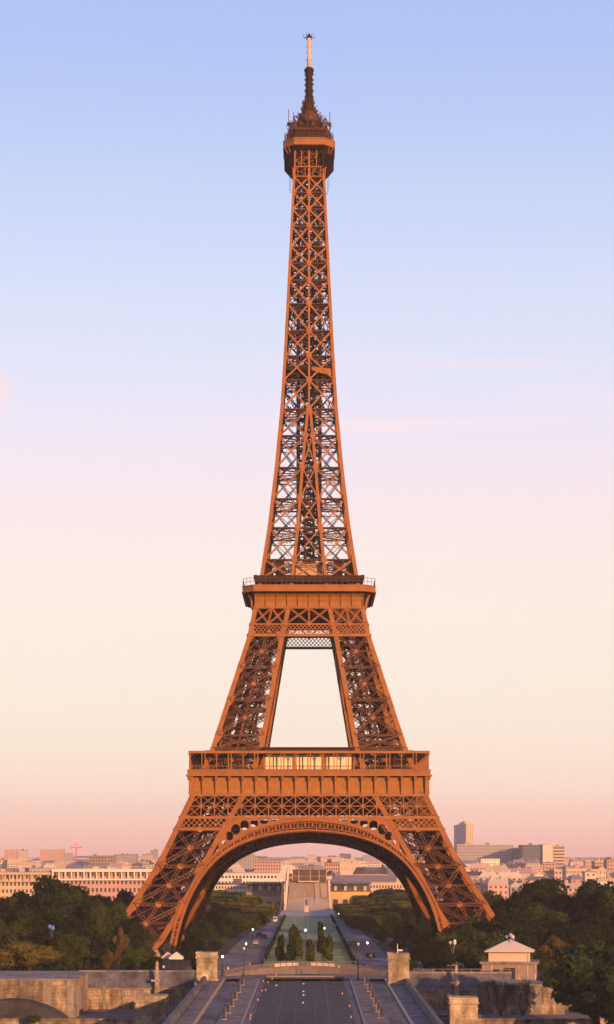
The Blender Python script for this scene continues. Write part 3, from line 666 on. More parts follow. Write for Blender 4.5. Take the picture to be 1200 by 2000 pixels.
for i in range(150):
    t = rnd.uniform(0, 2*math.pi); r = rnd.uniform(4.2, 6.6); z = rnd.uniform(250.5, 254.5)
    aw.bar((r*math.cos(t), r*math.sin(t), z), (r*math.cos(t)*rnd.uniform(.8, 1.1), r*math.sin(t)*rnd.uniform(.8, 1.1), z+rnd.uniform(.6, 2.2)), rnd.uniform(.1, .35))
for i in range(150):
    t = rnd.uniform(0, 2*math.pi); z = rnd.uniform(254.5, 262); r = float(np.interp(z, [254.5, 257, 259, 262], [6.0, 4.0, 2.6, 1.7]))
    aw.bar((r*.7*math.cos(t), r*.7*math.sin(t), z-.3), (r*math.cos(t), r*math.sin(t), z+rnd.uniform(.3, 1.6)), rnd.uniform(.1, .28))
for x, y, h in ((-6.3, -3, 258.6), (-6.0, 2, 257), (6.4, -3, 257.6), (6.5, 2, 256.5), (-4.8, -3.5, 257.5), (5.4, 3, 256), (7.2, -2, 250.8), (-7.3, -2, 251), (-7.1, 3, 250.5)): aw.bar((x, y, 249), (x, y, h), .22)
for x in (-6.3, 6.4): aw.box(x-.5, x+.5, -3.5, -2.5, 253.6, 254.3)
for sx in (-1, 1): aw.bar((sx*6.6, -4, 254), (sx*4.0, -4.4, 253.8), .35)
for x, h in ((-6.0, 236), (6.1, 236), (-5.6, 235), (5.7, 234.6)): aw.bar((x, -4.4, h-3), (x, -4.4, h+1.6), .12)
aw.obj('aerial_cluster', IB, tpo)
sp2 = MB(); sp2.lathe((0, 0, 256.5), [(3.0, 0), (2.2, 1.6), (1.75, 3.4), (1.45, 5.5), (1.15, 7.8), (1.05, 14.6), (1.4, 14.7), (1.55, 15.3), (1.2, 15.9), (.6, 16.2)], 12)
for z in (262, 263.4, 265.2, 267.2, 268.6, 270.4, 271.8):
    for k in range(8):
        t = k*math.pi/4+z; sp2.bar((.9*math.cos(t), .9*math.sin(t), z), (1.5*math.cos(t), 1.5*math.sin(t), z+rnd.uniform(-.2, .4)), .28)
    sp2.lathe((0, 0, z), [(1.22, 0), (1.22, .25)], 10)
sp2.obj('spire', ID, tower)
ms = MB(); ms.lathe((0, 0, 272.2), [(.62, 0), (.62, 3.2), (.66, 3.25), (.66, 3.5), (.58, 3.55), (.55, 9.7)], 10); mso = ms.obj('mast', M['cream_mast'], tower, True)
fn = MB(); fn.lathe((0, 0, 281.7), [(.6, 0), (.75, .3), (.7, .7), (.3, 1.2), (.05, 1.7)], 8)
for t in (0, 1.1, 2.2, 3.2, 4.2, 5.3):
    a = V(math.cos(t)*.5, math.sin(t)*.5, 282); b = V(math.cos(t)*1.5, math.sin(t)*1.5, 281.8); fn.bar(a, b, .16); fn.bar(b, b+V(math.cos(t)*.25, math.sin(t)*.25, .9), .13)
for z in (274.9, 277.2, 279.1): fn.bar((-.95, 0, z), (.95, 0, z), .12)
fn.obj('finial', ID, mso)

# ------------------------------------------------------------------ ground, river bank, bridge and roads
def sheet(name, x0, x1, y0, y1, z, m):
    g = MB(); g.face((x0, y0, z), (x1, y0, z), (x1, y1, z), (x0, y1, z)); return struct(name, g, m)
BX = -1.0                                        # axis of the bridge
sheet('ground', -7000, 7000, 440.6, 12000, 0, M['soil'])
sheet('city_ground', -6900, 6900, 1010, 11900, .02, M['cityground'])
sheet('river', -3000, 3000, 150, 404, -9.5, M['water'])
sheet('quay', -900, 900, 402, 441, -6.2, M['pave'])
sheet('near_bank', -900, 900, -250, 155, 0, M['soil'])
qw = MB(); qw.box(-900, 900, 401.4, 402.4, -9.6, -5.4); qw.box(-900, 900, 401.2, 402.6, -5.4, -5.15); tag(qw.obj('quay_wall', M['stone']), 'long low stone wall along the edge of the lower quay', 'wall')
nb = MB(); nb.box(-900, 900, 154, 155.5, -9.6, 1.0); tag(nb.obj('near_quay_wall', M['stone']), 'stone embankment wall on the near bank of the river', 'wall')

# the bridge deck and the things that run along it
dk = MB(); dk.box(BX-24.2, BX+23.8, 155, 440.4, -1.6, -.16); struct('bridge_deck', dk, M['pave'])
ba = MB()
for s in (-1, 1):
    ba.prism([(0, 0)]*0+[(155, -1.5), (440, -1.5), (440, -9.5), (430, -9.5), (425, -6), (410, -3), (400, -2.4), (385, -3), (375, -6), (371, -9.5), (355, -9.5), (350, -6), (338, -3), (325, -2.4), (312, -3), (300, -6), (296, -9.5), (280, -9.5), (275, -6), (262, -3), (250, -2.4), (238, -3), (226, -6), (222, -9.5), (206, -9.5), (201, -6), (190, -3), (178, -2.4), (166, -4), (160, -9.5), (155, -9.5)], -.6, .6)
ba.v = [(BX+(-23.6 if i < len(ba.v)//2 else 23.2)+y, x, z) for i, (x, y, z) in enumerate(ba.v)]
tag(ba.obj('bridge_arches', M['stone']), 'low stone bridge arches carrying the wide road over the river', 'bridge')
RB = 448.0
sheet('road', BX-9.2, BX+9.2, 155, RB, 0, M['asphalt'])
sheet('gutter_left', BX-10.35, BX-9.2, 155, RB, -.002, M['asphalt2']); sheet('gutter_right', BX+9.2, BX+10.35, 155, RB, -.002, M['asphalt2'])
for nm, s in (('left', -1), ('right', 1)):
    def strip(name, a, b, z0, z1, m, y1=RB):
        g = MB(); xa, xb = sorted((BX+s*a, BX+s*b)); g.box(xa, xb, 155, y1, z0, z1); return struct(name+'_'+nm, g, m)
    strip('kerb', 10.35, 10.65, -.15, .16, M['kerb']); strip('pavement', 10.65, 14.9, -.15, .13, M['pave'])
    sheet('service_road_'+nm, *sorted((BX+s*14.9, BX+s*18.3)), 155, RB, 0, M['asphalt2'])
    strip('lane_kerb', 18.3, 18.85, -.15, .16, M['yellow'] if s < 0 else M['kerb']); strip('footway', 18.85, 21.8, -.15, .13, M['pave'])
    pw = MB(); xa, xb = sorted((BX+s*21.9, BX+s*23.3)); pw.hexa([(xa, 155, -.2), (xb, 155, -.2), (xb, 437, -.2), (xa, 437, -.2), (xa+.35, 155, 1.25), (xb-.35, 155, 1.25), (xb-.35, 437, 1.25), (xa+.35, 437, 1.25)])
    pwo = pw.obj('bridge_parapet', M['slate']); tag(pwo, 'dark slate topped parapet along the %s edge of the bridge' % nm, 'parapet')
    cpm = MB(); cpm.box(xa+.3, xb-.3, 155, 437, 1.25, 1.36); cpm.obj('coping', M['slate'], pwo)
# painted lines and studs on the carriageway
ln = MB()
for x in (-4.6, 4.6):
    ln.face((BX+x-.08, 160, .005), (BX+x+.08, 160, .005), (BX+x+.08, RB-2, .005), (BX+x-.08, RB-2, .005))
for x in (-1.5, 2.1):
    y = 160
    while y < RB-6: ln.face((BX+x-.06, y, .005), (BX+x+.06, y, .005), (BX+x+.06, y+8, .005), (BX+x-.06, y+8, .005)); y += 11
for s in (-1, 1): ln.face((BX+s*9.0-.1, 160, .005), (BX+s*9.0+.1, 160, .005), (BX+s*9.0+.1, RB-1, .005), (BX+s*9.0-.1, RB-1, .005))
struct('road_markings', ln, M['paint'])

# open ground beyond the bridge: plaza, allee roads and lawn
sheet('plaza', -31, 31, RB, 545, .008, M['pave'])
al = MB(); al.face((-25, 505, .02), (-12.2, 505, .02), (-11.2, 905, .02), (-18.5, 905, .02)); struct('allee_road_left', al, M['allee'])
al = MB(); al.face((12.2, 505, .02), (23, 505, .02), (17, 905, .02), (10.2, 905, .02)); struct('allee_road_right', al, M['allee'])
lw = MB(); lw.face((-11.9, 498, .02), (11.9, 498, .02), (9.9, 886, .02), (-10.9, 886, .02)); struct('lawn', lw, M['lawn'])
pt = MB()
for y in (540, 572, 610, 655, 700, 745, 800, 850): pt.face((-11.8+(y-498)*.0026, y, .03), (11.8-(y-498)*.005, y, .03), (11.8-(y-498)*.005, y+2.0, .03), (-11.8+(y-498)*.0026, y+2.0, .03))
for x in (-6, -.35, 5.6): pt.face((x-.35, 498, .034), (x+.35, 498, .034), (x+.3, 886, .034), (x-.3, 886, .034))
struct('lawn_paths', pt, mat('trodden_grass', (.23, .23, .175), .95, .25, .2))
sheet('esplanade', -14, 13, 890, 1040, .03, mat('pale_esplanade', (.34, .27, .24), .9, .15, .15))
tf = MB()
for s in (-1, 1):                                # lane lines of the allees
    for t in (.3, .62):
        for i in range(22):
            y = 520+i*17; a = (-25+(y-505)*.01625)*(1-t)+(-12.2+(y-505)*.0025)*t if s < 0 else 12.2*(1-t)+23*t+(y-505)*(-.005*(1-t)-.015*t)
            tf.face((a-.1, y, .026), (a+.1, y, .026), (a+.1, y+7, .026), (a-.1, y+7, .026))
struct('allee_markings', tf, M['paint'])

# curved stone balustrade closing the bridge head
bb = MB(); pnl = MB(); brl = MB(); n = 26; pts = []
for i in range(n+1):
    x = -19+38*i/n+BX; t = (x-BX)/19; pts.append((x, 458+9*(1-t*t), .35+1.55*(1-t*t)))
for (x0, y0, z0), (x1, y1, z1) in zip(pts[:-1], pts[1:]):
    bb.hexa([(x0, y0, -.1), (x1, y1, -.1), (x1, y1+.6, -.1), (x0, y0+.6, -.1), (x0, y0, z0), (x1, y1, z1), (x1, y1+.6, z1), (x0, y0+.6, z0)])
    bb.hexa([(x0, y0-.12, z0+.9), (x1, y1-.12, z1+.9), (x1, y1+.5, z1+.9), (x0, y0+.5, z0+.9), (x0, y0-.12, z0+1.08), (x1, y1-.12, z1+1.08), (x1, y1+.5, z1+1.08), (x0, y0+.5, z0+1.08)])
    for k in range(4):
        t = k/4; x, y, z = x0+(x1-x0)*t, y0+(y1-y0)*t, z0+(z1-z0)*t; brl.box(x-.1, x+.1, y+.1, y+.3, z, z+.9)
    if abs((x0+x1)/2-BX) < 7.2 and abs((x0+x1)/2-BX) > .8: pnl.hexa([(x0, y0-.2, z0+.1), (x1-.15, y1-.2, z1+.1), (x1-.15, y1-.14, z1+.1), (x0, y0-.14, z0+.1), (x0, y0-.2, z0+.85), (x1-.15, y1-.2, z1+.85), (x1-.15, y1-.14, z1+.85), (x0, y0-.14, z0+.85)])
bo = bb.obj('curved_balustrade', M['balus']); tag(bo, 'curved stone balustrade humped across the end of the bridge', 'balustrade')
brl.obj('baluster', M['balus'], bo); pnl.obj('pale_panel', M['pale'], bo)
# planting bed step in front of it, with a black strip painting the drop shadow
st = MB(); st.box(BX-8.6, BX+8.6, RB+.4, RB+2.2, -.1, .55); st.box(BX-8.8, BX+8.8, RB+.25, RB+2.3, .55, .68); sto = st.obj('kerb_step', M['kerb']); tag(sto, 'low pale stone step at the head of the asphalt road', 'step')
gp = MB(); gp.box(BX-9.0, BX+9.0, RB+.0, RB+.22, .0, .42); gp.obj('painted_shadow_strip', M['black'], sto)

# pillars at the bridge head and lower piers
def pillar(name, label, x0, x1, y0, y1, z0, z1, rough=True):
    p = MB(); p.box(x0, x1, y0, y1, z0, z1-1.3); p.box(x0-.3, x1+.3, y0-.3, y1+.3, z0, z0+.9); p.box(x0-.15, x1+.15, y0-.15, y1+.15, z1-2.3, z1-2.05)
    o = p.obj(name, M['stone2']); tag(o, label, 'pillar')
    c = MB(); c.box(x0-.28, x1+.28, y0-.28, y1+.28, z1-1.3, z1-.95); c.box(x0-.1, x1+.1, y0-.1, y1+.1, z1-.95, z1)
    c.box(x0-.22, x0+1.0, y0-.22, y1+.2, z1-.3, z1+.15)
    c.obj('cornice', M['stone2'], o)
    s = MB(); xm, ym = (x0+x1)/2, y0-.02
    for dx, dz, r in ((0, 0, .3), (-.25, .25, .2), (.28, .2, .22), (-.1, -.35, .2), (.15, -.3, .18)): s.lathe((xm+dx, ym+.05, z1-3.1+dz), [(r*.5, -.1), (r, 0), (r*.5, .12)], 8)
    s.obj('carving', M['brown'], o)
    return o
pillar('stone_pillar', 'pale square stone pillar left of the bridge head beside the slate topped wall', -25.6, -21.0, 440.6, 445, -.5, 6.5)
pillar('stone_pillar', 'pale square stone pillar right of the bridge head with a thin mast on its top', 17.6, 22.2, 429, 433, -.5, 6.9)
pillar('stone_pier', 'squat stone pier with flat cap below the left wall', -35.7, -29.4, 398, 403.5, -11, -.2)
pillar('stone_pier', 'squat stone pier with flat cap below the right wall beside bare bushes', 28.9, 34.6, 397, 402.5, -11, -.5)
ma = thing('signal_mast', 'thin pale signal mast with an arm standing on the right pillar', 'mast', (19.7, 431, 6.9)); q = MB(); q.cyl((0, 0, 0), (0, 0, 2.1), .12, .08, 6); q.obj('pole', M['white'], ma); q = MB(); q.box(0, 1.1, -.15, .15, .45, .8); q.obj('arm', M['white'], ma)

# embankment walls with sloping slate tops
def bank(name, label, x0, x1, yf, zt, zs, zb, ybk=441):
    m = MB(); m.box(x0, x1, yf, ybk, zb, zs); o = m.obj(name, M['stone']); tag(o, label, 'wall')
    s = MB(); s.hexa([(x0, yf-.25, zs), (x1, yf-.25, zs), (x1, ybk+.2, zs), (x0, ybk+.2, zs), (x0, yf+1.6, zt-.35), (x1, yf+1.6, zt-.35), (x1, ybk+.2, zt-.35), (x0, ybk+.2, zt-.35)]); s.obj('slate_slope', M['slate'], o)
    c = MB(); c.box(x0, x1, yf+1.5, ybk+.5, zt-.35, zt); c.box(x0, x1, yf-.4, yf-.05, zs-.3, zs+.02)
    for x in np.arange(x0+1.5, x1-.5, 4.3): c.box(x, x+.7, yf-.12, yf+.05, zb, zs-.3)
    c.obj('coping', M['coping'], o); return o
bank('embankment_wall', 'stone embankment wall with sloping slate top left of the bridge', -52.5, -26, 438.2, 2.5, -1.4, -6.3)
bank('embankment_wall', 'stone embankment wall with sloping slate top right of the bridge', 22.3, 46, 437.6, 2.2, -1.6, -6.3)
def bastion(name, label, x0, x1, y0, y1, zt, zb):
    m = MB(); m.box(x0, x1, y0, y1, zb, zt-.4); o = m.obj(name, M['stone']); tag(o, label, 'wall')
    c = MB(); c.box(x0-.3, x1+.3, y0-.35, y1+.3, zt-.4, zt)
    for x in np.arange(x1-.8, x0, -5): c.box(x-.9, x+.75, y0-.14, y0+.02, zb, zt-.4)
    for y in np.arange(y0+2, y1-2, 2.4): c.box(x1-.02, x1+.14, y, y+.8, zb, zt-.4)
    c.obj('coping', M['coping'], o); return o
bastion('bastion_wall', 'projecting stone bastion with flat coping at the far left of the quay', -160, -50.2, 414, 441, 2.3, -6.3)
bastion('bastion_wall', 'projecting stone block with pale flat top behind bare bushes', 40.5, 56, 424, 437.4, .4, -6.3)
bank('embankment_wall', 'stone embankment wall half hidden behind the dark tree at the right', 56.2, 170, 438, 2.2, -1.6, -6.3)
# low vaulted slate roof in front of the bastion
vr = MB(); P = [(-75+24*t, -6.2+4.4*math.sin(math.pi*min(1, max(0, .5+.5*(t*2-1))))**.75) for t in np.linspace(0, 1, 15)]
vr.prism(P, 406.5, 413.7); tag(vr.obj('vaulted_roof', M['asphalt'], None), 'low curved slate roof in front of the left stone bastion', 'roof')
lg = MB(); lg.box(-160, -27, 403.6, 406.3, -6.25, -5.55); tag(lg.obj('quay_ledge', M['slate']), 'low slate covered ledge running along the left quay', 'ledge')
lg = MB(); lg.box(36, 160, 404, 406.3, -6.25, -5.6); lg.box(24, 36, 404, 406.4, -6.25, -4.6); tag(lg.obj('quay_ledge', M['slate']), 'low slate covered ledge running along the right quay', 'ledge')
# small obelisk chimneys on the walls
for lab, x, y, zt in (('slender stone post with a ledge rising above the left embankment wall', -34.3, 437, 4.0), ('slender stone post rising above the right embankment wall', 33.2, 436.5, 3.3)):
    t = thing('stone_post', lab, 'post', (x, y, -4)); h = zt+4
    q = MB(); q.hexa([(-.6, -.6, 0), (.6, -.6, 0), (.6, .6, 0), (-.6, .6, 0), (-.28, -.28, h), (.28, -.28, h), (.28, .28, h), (-.28, .28, h)]); q.obj('shaft', M['stone2'], t)
    q = MB(); q.box(-1.3, .7, -.7, .7, h*.52, h*.58); q.lathe((0, 0, h), [(.34, 0), (.4, .3), (.1, .8)], 8); q.obj('collar', M['stone2'], t)
# two tier pavilion with a tent roof
kx = at(998, 448); kp = thing('garden_kiosk', 'two tier stone kiosk with pyramid roof among the trees at the right', 'kiosk', (kx.x, 450, 0), R(-8))
q = MB(); q.box(-6.2, 6.2, -5.2, 5.2, 0, 3.7); q.obj('base', M['brown'], kp)
q = MB(); q.box(-6.7, 6.7, -5.7, 5.7, 3.7, 4.15); q.obj('cornice', M['coping'], kp)
q = MB(); q.box(-4.6, 4.6, -4.0, 4.0, 4.15, 6.5); q.box(-4.75, -4.3, -4.15, -3.7, 4.15, 6.5); q.box(4.3, 4.75, -4.15, -3.7, 4.15, 6.5); q.obj('upper_wall', M['pale'], kp)
q = MB(); c = [(-5.6, -5, 6.5), (5.6, -5, 6.5), (5.6, 5, 6.5), (-5.6, 5, 6.5)]; 
for i in range(4): q.face(c[i], c[(i+1) % 4], (0, 0, 9.2))
q.face(*reversed(c)); q.box(-5.7, 5.7, -5.1, 5.1, 6.38, 6.5); q.obj('roof', M['pale'], kp)
q = MB(); q.box(-1.2, 1.4, -5.35, -5.15, .2, 2.8); q.box(-3.6, -2.2, -5.3, -5.15, .3, 2.4); q.obj('opening', M['black'], kp)
q = MB()
for x in (-6.0, -4.0, 2.2, 4.2, 6.0): q.box(x-.15, x+.15, -5.32, -5.18, .1, 3.7)
q.obj('pilaster', M['stone2'], kp)

# ------------------------------------------------------------------ buildings
def facade(wall, glass, o, u, n, W, H, nx, nz, fx=.5, fz=.55, dep=.35, z0=0, spots=None):
    """wall with recessed openings; panes go to the other mesh"""
    o = Vector(o); u = Vector(u); n = Vector(n); up = Vector((0, 0, 1)); cw, chh = W/nx, H/nz
    xs = [0]; zs = [0]
    for i in range(nx): xs += [cw*(i+.5-fx/2), cw*(i+.5+fx/2)]
    for j in range(nz): zs += [chh*(j+.5-fz/2), chh*(j+.5+fz/2)]
    xs.append(W); zs.append(H); P = lambda a, b, d=0: o+u*a+up*(b+z0)-n*d
    for j in range(len(zs)-1):                   # bands between the rows go in one piece
        if j % 2 == 0: wall.face(P(0, zs[j]), P(W, zs[j]), P(W, zs[j+1]), P(0, zs[j+1])); continue
        for i in range(len(xs)-1):
            a, b, c, d = xs[i], xs[i+1], zs[j], zs[j+1]
            if i % 2 == 0: wall.face(P(a, c), P(b, c), P(b, d), P(a, d))
            else:
                if spots is not None: spots.append((P((a+b)/2, c, dep-.02), b-a, d-c))
                else: glass.k = 1; glass.face(P(a, c, dep), P(b, c, dep), P(b, d, dep), P(a, d, dep)); glass.k = 0
                wall.face(P(a, c), P(b, c), P(b, c, dep), P(a, c, dep)); wall.face(P(a, d, dep), P(b, d, dep), P(b, d), P(a, d))
                wall.face(P(a, c), P(a, c, dep), P(a, d, dep), P(a, d)); wall.face(P(b, c, dep), P(b, c), P(b, d), P(b, d, dep))
def block(name, label, cat, px0, px1, ytop, Y, depth=30, m='pale', nx=None, nz=None, fx=.5, fz=.55, roof='flat', rz=0, group=None, zbase=0, roofm=None, clutter=True, seed=0, win='win'):
    x0, x1 = (px0-604)*Y/FPX, (px1-604)*Y/FPX; W = x1-x0; H = zof(ytop, Y)-zbase
    t = thing(name, label, cat, ((x0+x1)/2, Y, zbase), rz, group); rnd = random.Random(seed or int(px0*7+Y))
    Hb = H if roof == 'flat' else H-min(5, H*.25)
    nx = nx or max(2, int(W/4)); nz = nz or max(2, int(Hb/3.4)); ns = max(2, int(depth/5))
    wl = MB(); gl = wl; sp_ = [] if Y < 1200 else None
    facade(wl, gl, (-W/2, 0, 0), (1, 0, 0), (0, -1, 0), W, Hb, nx, nz, fx, fz, spots=sp_)
    facade(wl, gl, (W/2, 0, 0), (0, 1, 0), (1, 0, 0), depth, Hb, ns, nz, fx, fz)
    facade(wl, gl, (-W/2, depth, 0), (0, -1, 0), (-1, 0, 0), depth, Hb, ns, nz, fx, fz)
    wl.face((W/2, depth, 0), (-W/2, depth, 0), (-W/2, depth, Hb), (W/2, depth, Hb)); wl.face((-W/2, 0, Hb), (W/2, 0, Hb), (W/2, depth, Hb), (-W/2, depth, Hb))
    wl.obj('wall', [M[m], M[win]], t)
    if sp_:
        _, a, b = sp_[0]; q = MB(); q.box(-a/2-.05, a/2+.05, -.03, .03, -.05, b+.05); wm = q.mesh('window', M[win])
        for p, _, _ in sp_: link('window', wm, t).location = p
    r = MB()
    if roof == 'flat':
        r.box(-W/2-.3, W/2+.3, -.3, depth+.3, Hb, Hb+.7)
        if clutter:
            for i in range(max(1, int(W/18))):
                a = rnd.uniform(-W/2+2, W/2-4); r.box(a, a+rnd.uniform(2, 5), depth*.3, depth*.6, Hb+.7, Hb+rnd.uniform(1.5, 3.6))
    else:
        i = min(depth*.3, 4)
        r.hexa([(-W/2-.4, -.4, Hb), (W/2+.4, -.4, Hb), (W/2+.4, depth+.4, Hb), (-W/2-.4, depth+.4, Hb), (-W/2+i*.5, i, H), (W/2-i*.5, i, H), (W/2-i*.5, depth-i, H), (-W/2+i*.5, depth-i, H)])
        if clutter:
            for k in range(max(2, int(W/12))):
                a = rnd.uniform(-W/2+1, W/2-2); r.box(a, a+1.4, depth*.3, depth*.3+3, H-2, H+rnd.uniform(.8, 2.2))
    ro = r.obj('roof', M[roofm or rnd.choice(('zinc', 'zinc', 'slate', 'limestone', 'pink', 'pale'))], t); return t

# the white building with a long glazed gallery, left
lb = block('long_white_building', 'long white low building with a bright colonnaded top storey behind the left trees', 'building', 104, 300, 1700, 1150, 30, 'pink', 24, 4, .5, .5, 'flat')
q = MB(); W = 196*1150/FPX; ht = zof(1700, 1150)
for z0, z1 in ((ht-.9, ht+.9), (ht-5.9, ht-4.9)): q.box(-W/2-.5, W/2+.5, -2.2, 0, z0, z1)
for i in range(17): x = -W/2+W*i/16; q.box(x-.4, x+.4, -1.9, -1.3, ht-4.9, ht-.9)
q.obj('colonnade', M['white'], lb)
lo_ = block('long_orange_building', 'long orange lit building with a pale top band running off the left edge', 'building', -90, 103, 1706, 1152, 30, 'limestone', 25, 4, .5, .5, 'flat')
q = MB(); W = 193*1152/FPX; ht = zof(1706, 1152)
for z0, z1 in ((ht-.7, ht+.7), (ht-5, ht-4.3)): q.box(-W/2, W/2+.3, -2.0, 0, z0, z1)
for i in range(15): x = -W/2+W*i/14; q.box(x-.35, x+.35, -1.7, -1.1, ht-4.3, ht-.7)
q.obj('colonnade', M['limestone'], lo_)
block('dark_office_block', 'dark brown block with an overhanging flat roof left of the tower', 'building', 174, 221, 1672, 2500, 40, 'brown', 8, 6, .6, .5, 'flat')
block('pink_slab', 'narrow pink tower slab, leftmost on the hazy skyline', 'tower block', 8, 35, 1659, 3900, 20, 'pink', 6, 14, .4, .5)
block('pale_slab', 'pale cream slab just right of the leftmost pink slab on the skyline', 'tower block', 35.5, 52, 1661, 3960, 26, 'pale', 5, 14, .4, .5)
block('pink_slab', 'wide pink block of flats with a rounded neighbour on the left skyline', 'tower block', 78, 124, 1659, 3800, 26, 'pink', 10, 12, .4, .5)
block('domed_office', 'squat grey office beside the crane on the left skyline', 'building', 124, 140, 1666, 3700, 26, 'grey', 4, 8, .4, .5)
block('hazy_hospital', 'hazy pale grey stepped building right of the dark block on the left skyline', 'building', 223, 268, 1669, 3900, 30, 'grey', 12, 8, .5, .5)
block('pink_slab', 'small pink tower beside the left leg of the iron tower', 'tower block', 277, 297, 1669, 3400, 26, 'pink', 5, 9, .4, .5)
block('grey_slab', 'thin grey tower touching the edge of the left leg', 'tower block', 294, 307, 1661, 3700, 26, 'grey', 4, 9, .4, .5)
# through the arch
block('grey_office_tower', 'tall grey ribbed office block seen through the arch at its left', 'building', 452, 497, 1668, 2300, 30, 'grey', 14, 10, .45, .8)
block('peach_apartment_block', 'peach coloured apartment block seen through the arch left of centre', 'building', 497, 549, 1681, 1600, 30, 'pink', 10, 8, .5, .5)
block('slate_tower', 'dark grey tower seen through the arch right of centre', 'tower block', 664, 686, 1668, 3400, 26, 'bluegrey', 6, 12, .5, .5)
block('grey_slab', 'hazy grey slab seen through the right side of the arch', 'tower block', 709, 742, 1671, 3600, 26, 'grey', 8, 10, .5, .5)
block('cream_block', 'bright cream blank block seen through the arch right of centre', 'building', 664, 693, 1687, 1400, 20, 'pale', 4, 3, .12, .3, clutter=True)
block('peach_apartment_block', 'peach apartment block seen through the arch just right of the central pavilion', 'building', 634, 664, 1686, 1500, 26, 'pink', 7, 7, .5, .5)
block('pink_house_row', 'pink house row with zinc roofs at the right inside the arch', 'building', 692, 758, 1694, 1350, 26, 'pink', 14, 5, .5, .5, 'mansard')

# the school wings either side of the central pavilion, with separate windows
def wing(name, label, px0, px1, Y, ytop, yroof, m_lower, arched, ybase=1772):
    x0, x1 = (px0-604)*Y/FPX, (px1-604)*Y/FPX; W = x1-x0; ze = zof(yroof, Y); zt = zof(ytop, Y)
    t = thing(name, label, 'building', ((x0+x1)/2, Y, 0))
    q = MB(); q.box(-W/2, W/2, 0, 22, 0, ze); q.box(-W/2-.4, W/2+.4, -.5, 0, ze*.62, ze*.62+.7); q.obj('wall', M['limestone'], t)
    q = MB(); q.box(-W/2-.2, W/2+.2, -.4, -.02, ze*.62+.7, ze-.2); q.obj('frieze', M[m_lower], t)
    q = MB(); q.hexa([(-W/2-.6, -.8, ze), (W/2+.6, -.8, ze), (W/2+.6, 22.6, ze), (-W/2-.6, 22.6, ze), (-W/2+.6, 1.6, zt), (W/2-.6, 1.6, zt), (W/2-.6, 20, zt), (-W/2+.6, 20, zt)]); q.box(-W/2-.8, W/2+.8, -1.1, 22.8, zt, zt+.8); rf = q.obj('roof', M['slate'], t)
    n = max(3, int(W/4.2)); wm = None
    for i in range(n):
        x = -W/2+W*(i+.5)/n; w_, h_ = W/n*.27, ze*.45
        if wm is None:
            q = MB(); q.prism([(-w_, .4), (w_, .4), (w_, h_*.8)]+([(w_*math.cos(a), h_*.8+w_*math.sin(a)) for a in np.linspace(0, math.pi, 7)][1:-1] if arched else [])+[(-w_, h_*.8)], -.12, .0); wm = q.mesh('window', M['win'])
            q = MB(); q.box(-w_-.35, -w_, -.3, .02, .2, h_+.2); q.box(w_, w_+.35, -.3, .02, .2, h_+.2); q.box(-w_-.35, w_+.35, -.3, .02, h_+.3, h_+.7); fm = q.mesh('frame', M['limestone'])
        o = link('window', wm, t); o.location = (x, 0, ze*.06); f = link('frame', fm, o)
    for i in range(n):
        x = -W/2+W*(i+.5)/n
        q = MB() if i == 0 else q
        if i == 0: q.box(-.7, .7, -.5, 1.4, 0, 1.8); q.prism([(-.9, 1.8), (.9, 1.8), (0, 2.6)], -.6, 1.4); dmh = q.mesh('dormer', M['limestone'])
        o = link('dormer', dmh, rf); o.location = (x, 0, ze+.4)
    return t
wing('school_wing', 'slate roofed wing with tall arched windows and an ochre frieze, right of the pavilion', 646, 723, 1010, 1727, 1741, 'ochre', True)
wing('school_wing', 'slate roofed wing with brown columns and a blue roof, left of the pavilion', 482, 553, 1010, 1727, 1741, 'brown', False)
# pale blocks behind them
b1 = block('white_terrace_building', 'long white building with a strip of windows under a flat roof, left inside the arch', 'building', 418, 556, 1707, 1120, 28, 'white', 20, 5, .6, .45, 'flat', clutter=False)
block('white_terrace_building', 'white building with rounded attic windows, right inside the arch', 'building', 640, 790, 1711, 1120, 28, 'white', 20, 5, .5, .45, 'mansard')
block('cream_apartment_block', 'cream apartment block above the trees at the right foot of the arch', 'building', 722, 792, 1726, 1040, 20, 'pale', 12, 4, .5, .5, 'flat')
block('cream_apartment_block', 'cream apartment block above the trees at the left foot of the arch', 'building', 415, 484, 1728, 1040, 20, 'pale', 12, 4, .5, .5, 'flat')

# central pavilion: overhanging brown glass storey over a pale front
cp_ = thing('glass_pavilion', 'central pavilion with brown glass upper storey over a pale sloping front', 'pavilion', (0, 985, 0))
q = MB(); q.hexa([(-11.3, -3.4, 0), (10.2, -3.4, 0), (10.2, 24, 0), (-11.3, 24, 0), (-9.6, .4, 15.5), (9.4, .4, 15.5), (9.4, 24, 15.5), (-9.6, 24, 15.5)]); q.obj('front', M['panel'], cp_)
q = MB(); q.box(-8.4, 8.8, -1.2, 24, 14.4, 20.2); q.box(-8.6, 9.0, -1.4, 24.2, 20.2, 20.6); q.obj('upper_storey', M['brownglass'], cp_)
q = MB()
for x in (-7.5, -2.5): q.hexa([(x-.06, -3.5, 0), (x+.06, -3.5, 0), (x+.06, -3, 0), (x-.06, -3, 0), (x*.85-.06, .33, 15), (x*.85+.06, .33, 15), (x*.85+.06, .8, 15), (x*.85-.06, .8, 15)])
q.box(-5.4, 5.2, -2.0, -1.1, 14.2, 14.9)
for x in (-8.5, -5.2, .6, 5.1, 8.8): q.box(x-.14, x+.14, -1.45, -1.1, 14.9, 20.2)
q.box(-8.5, 8.8, -1.42, -1.1, 17.2, 17.35); q.obj('frame', M['limestone'], cp_)
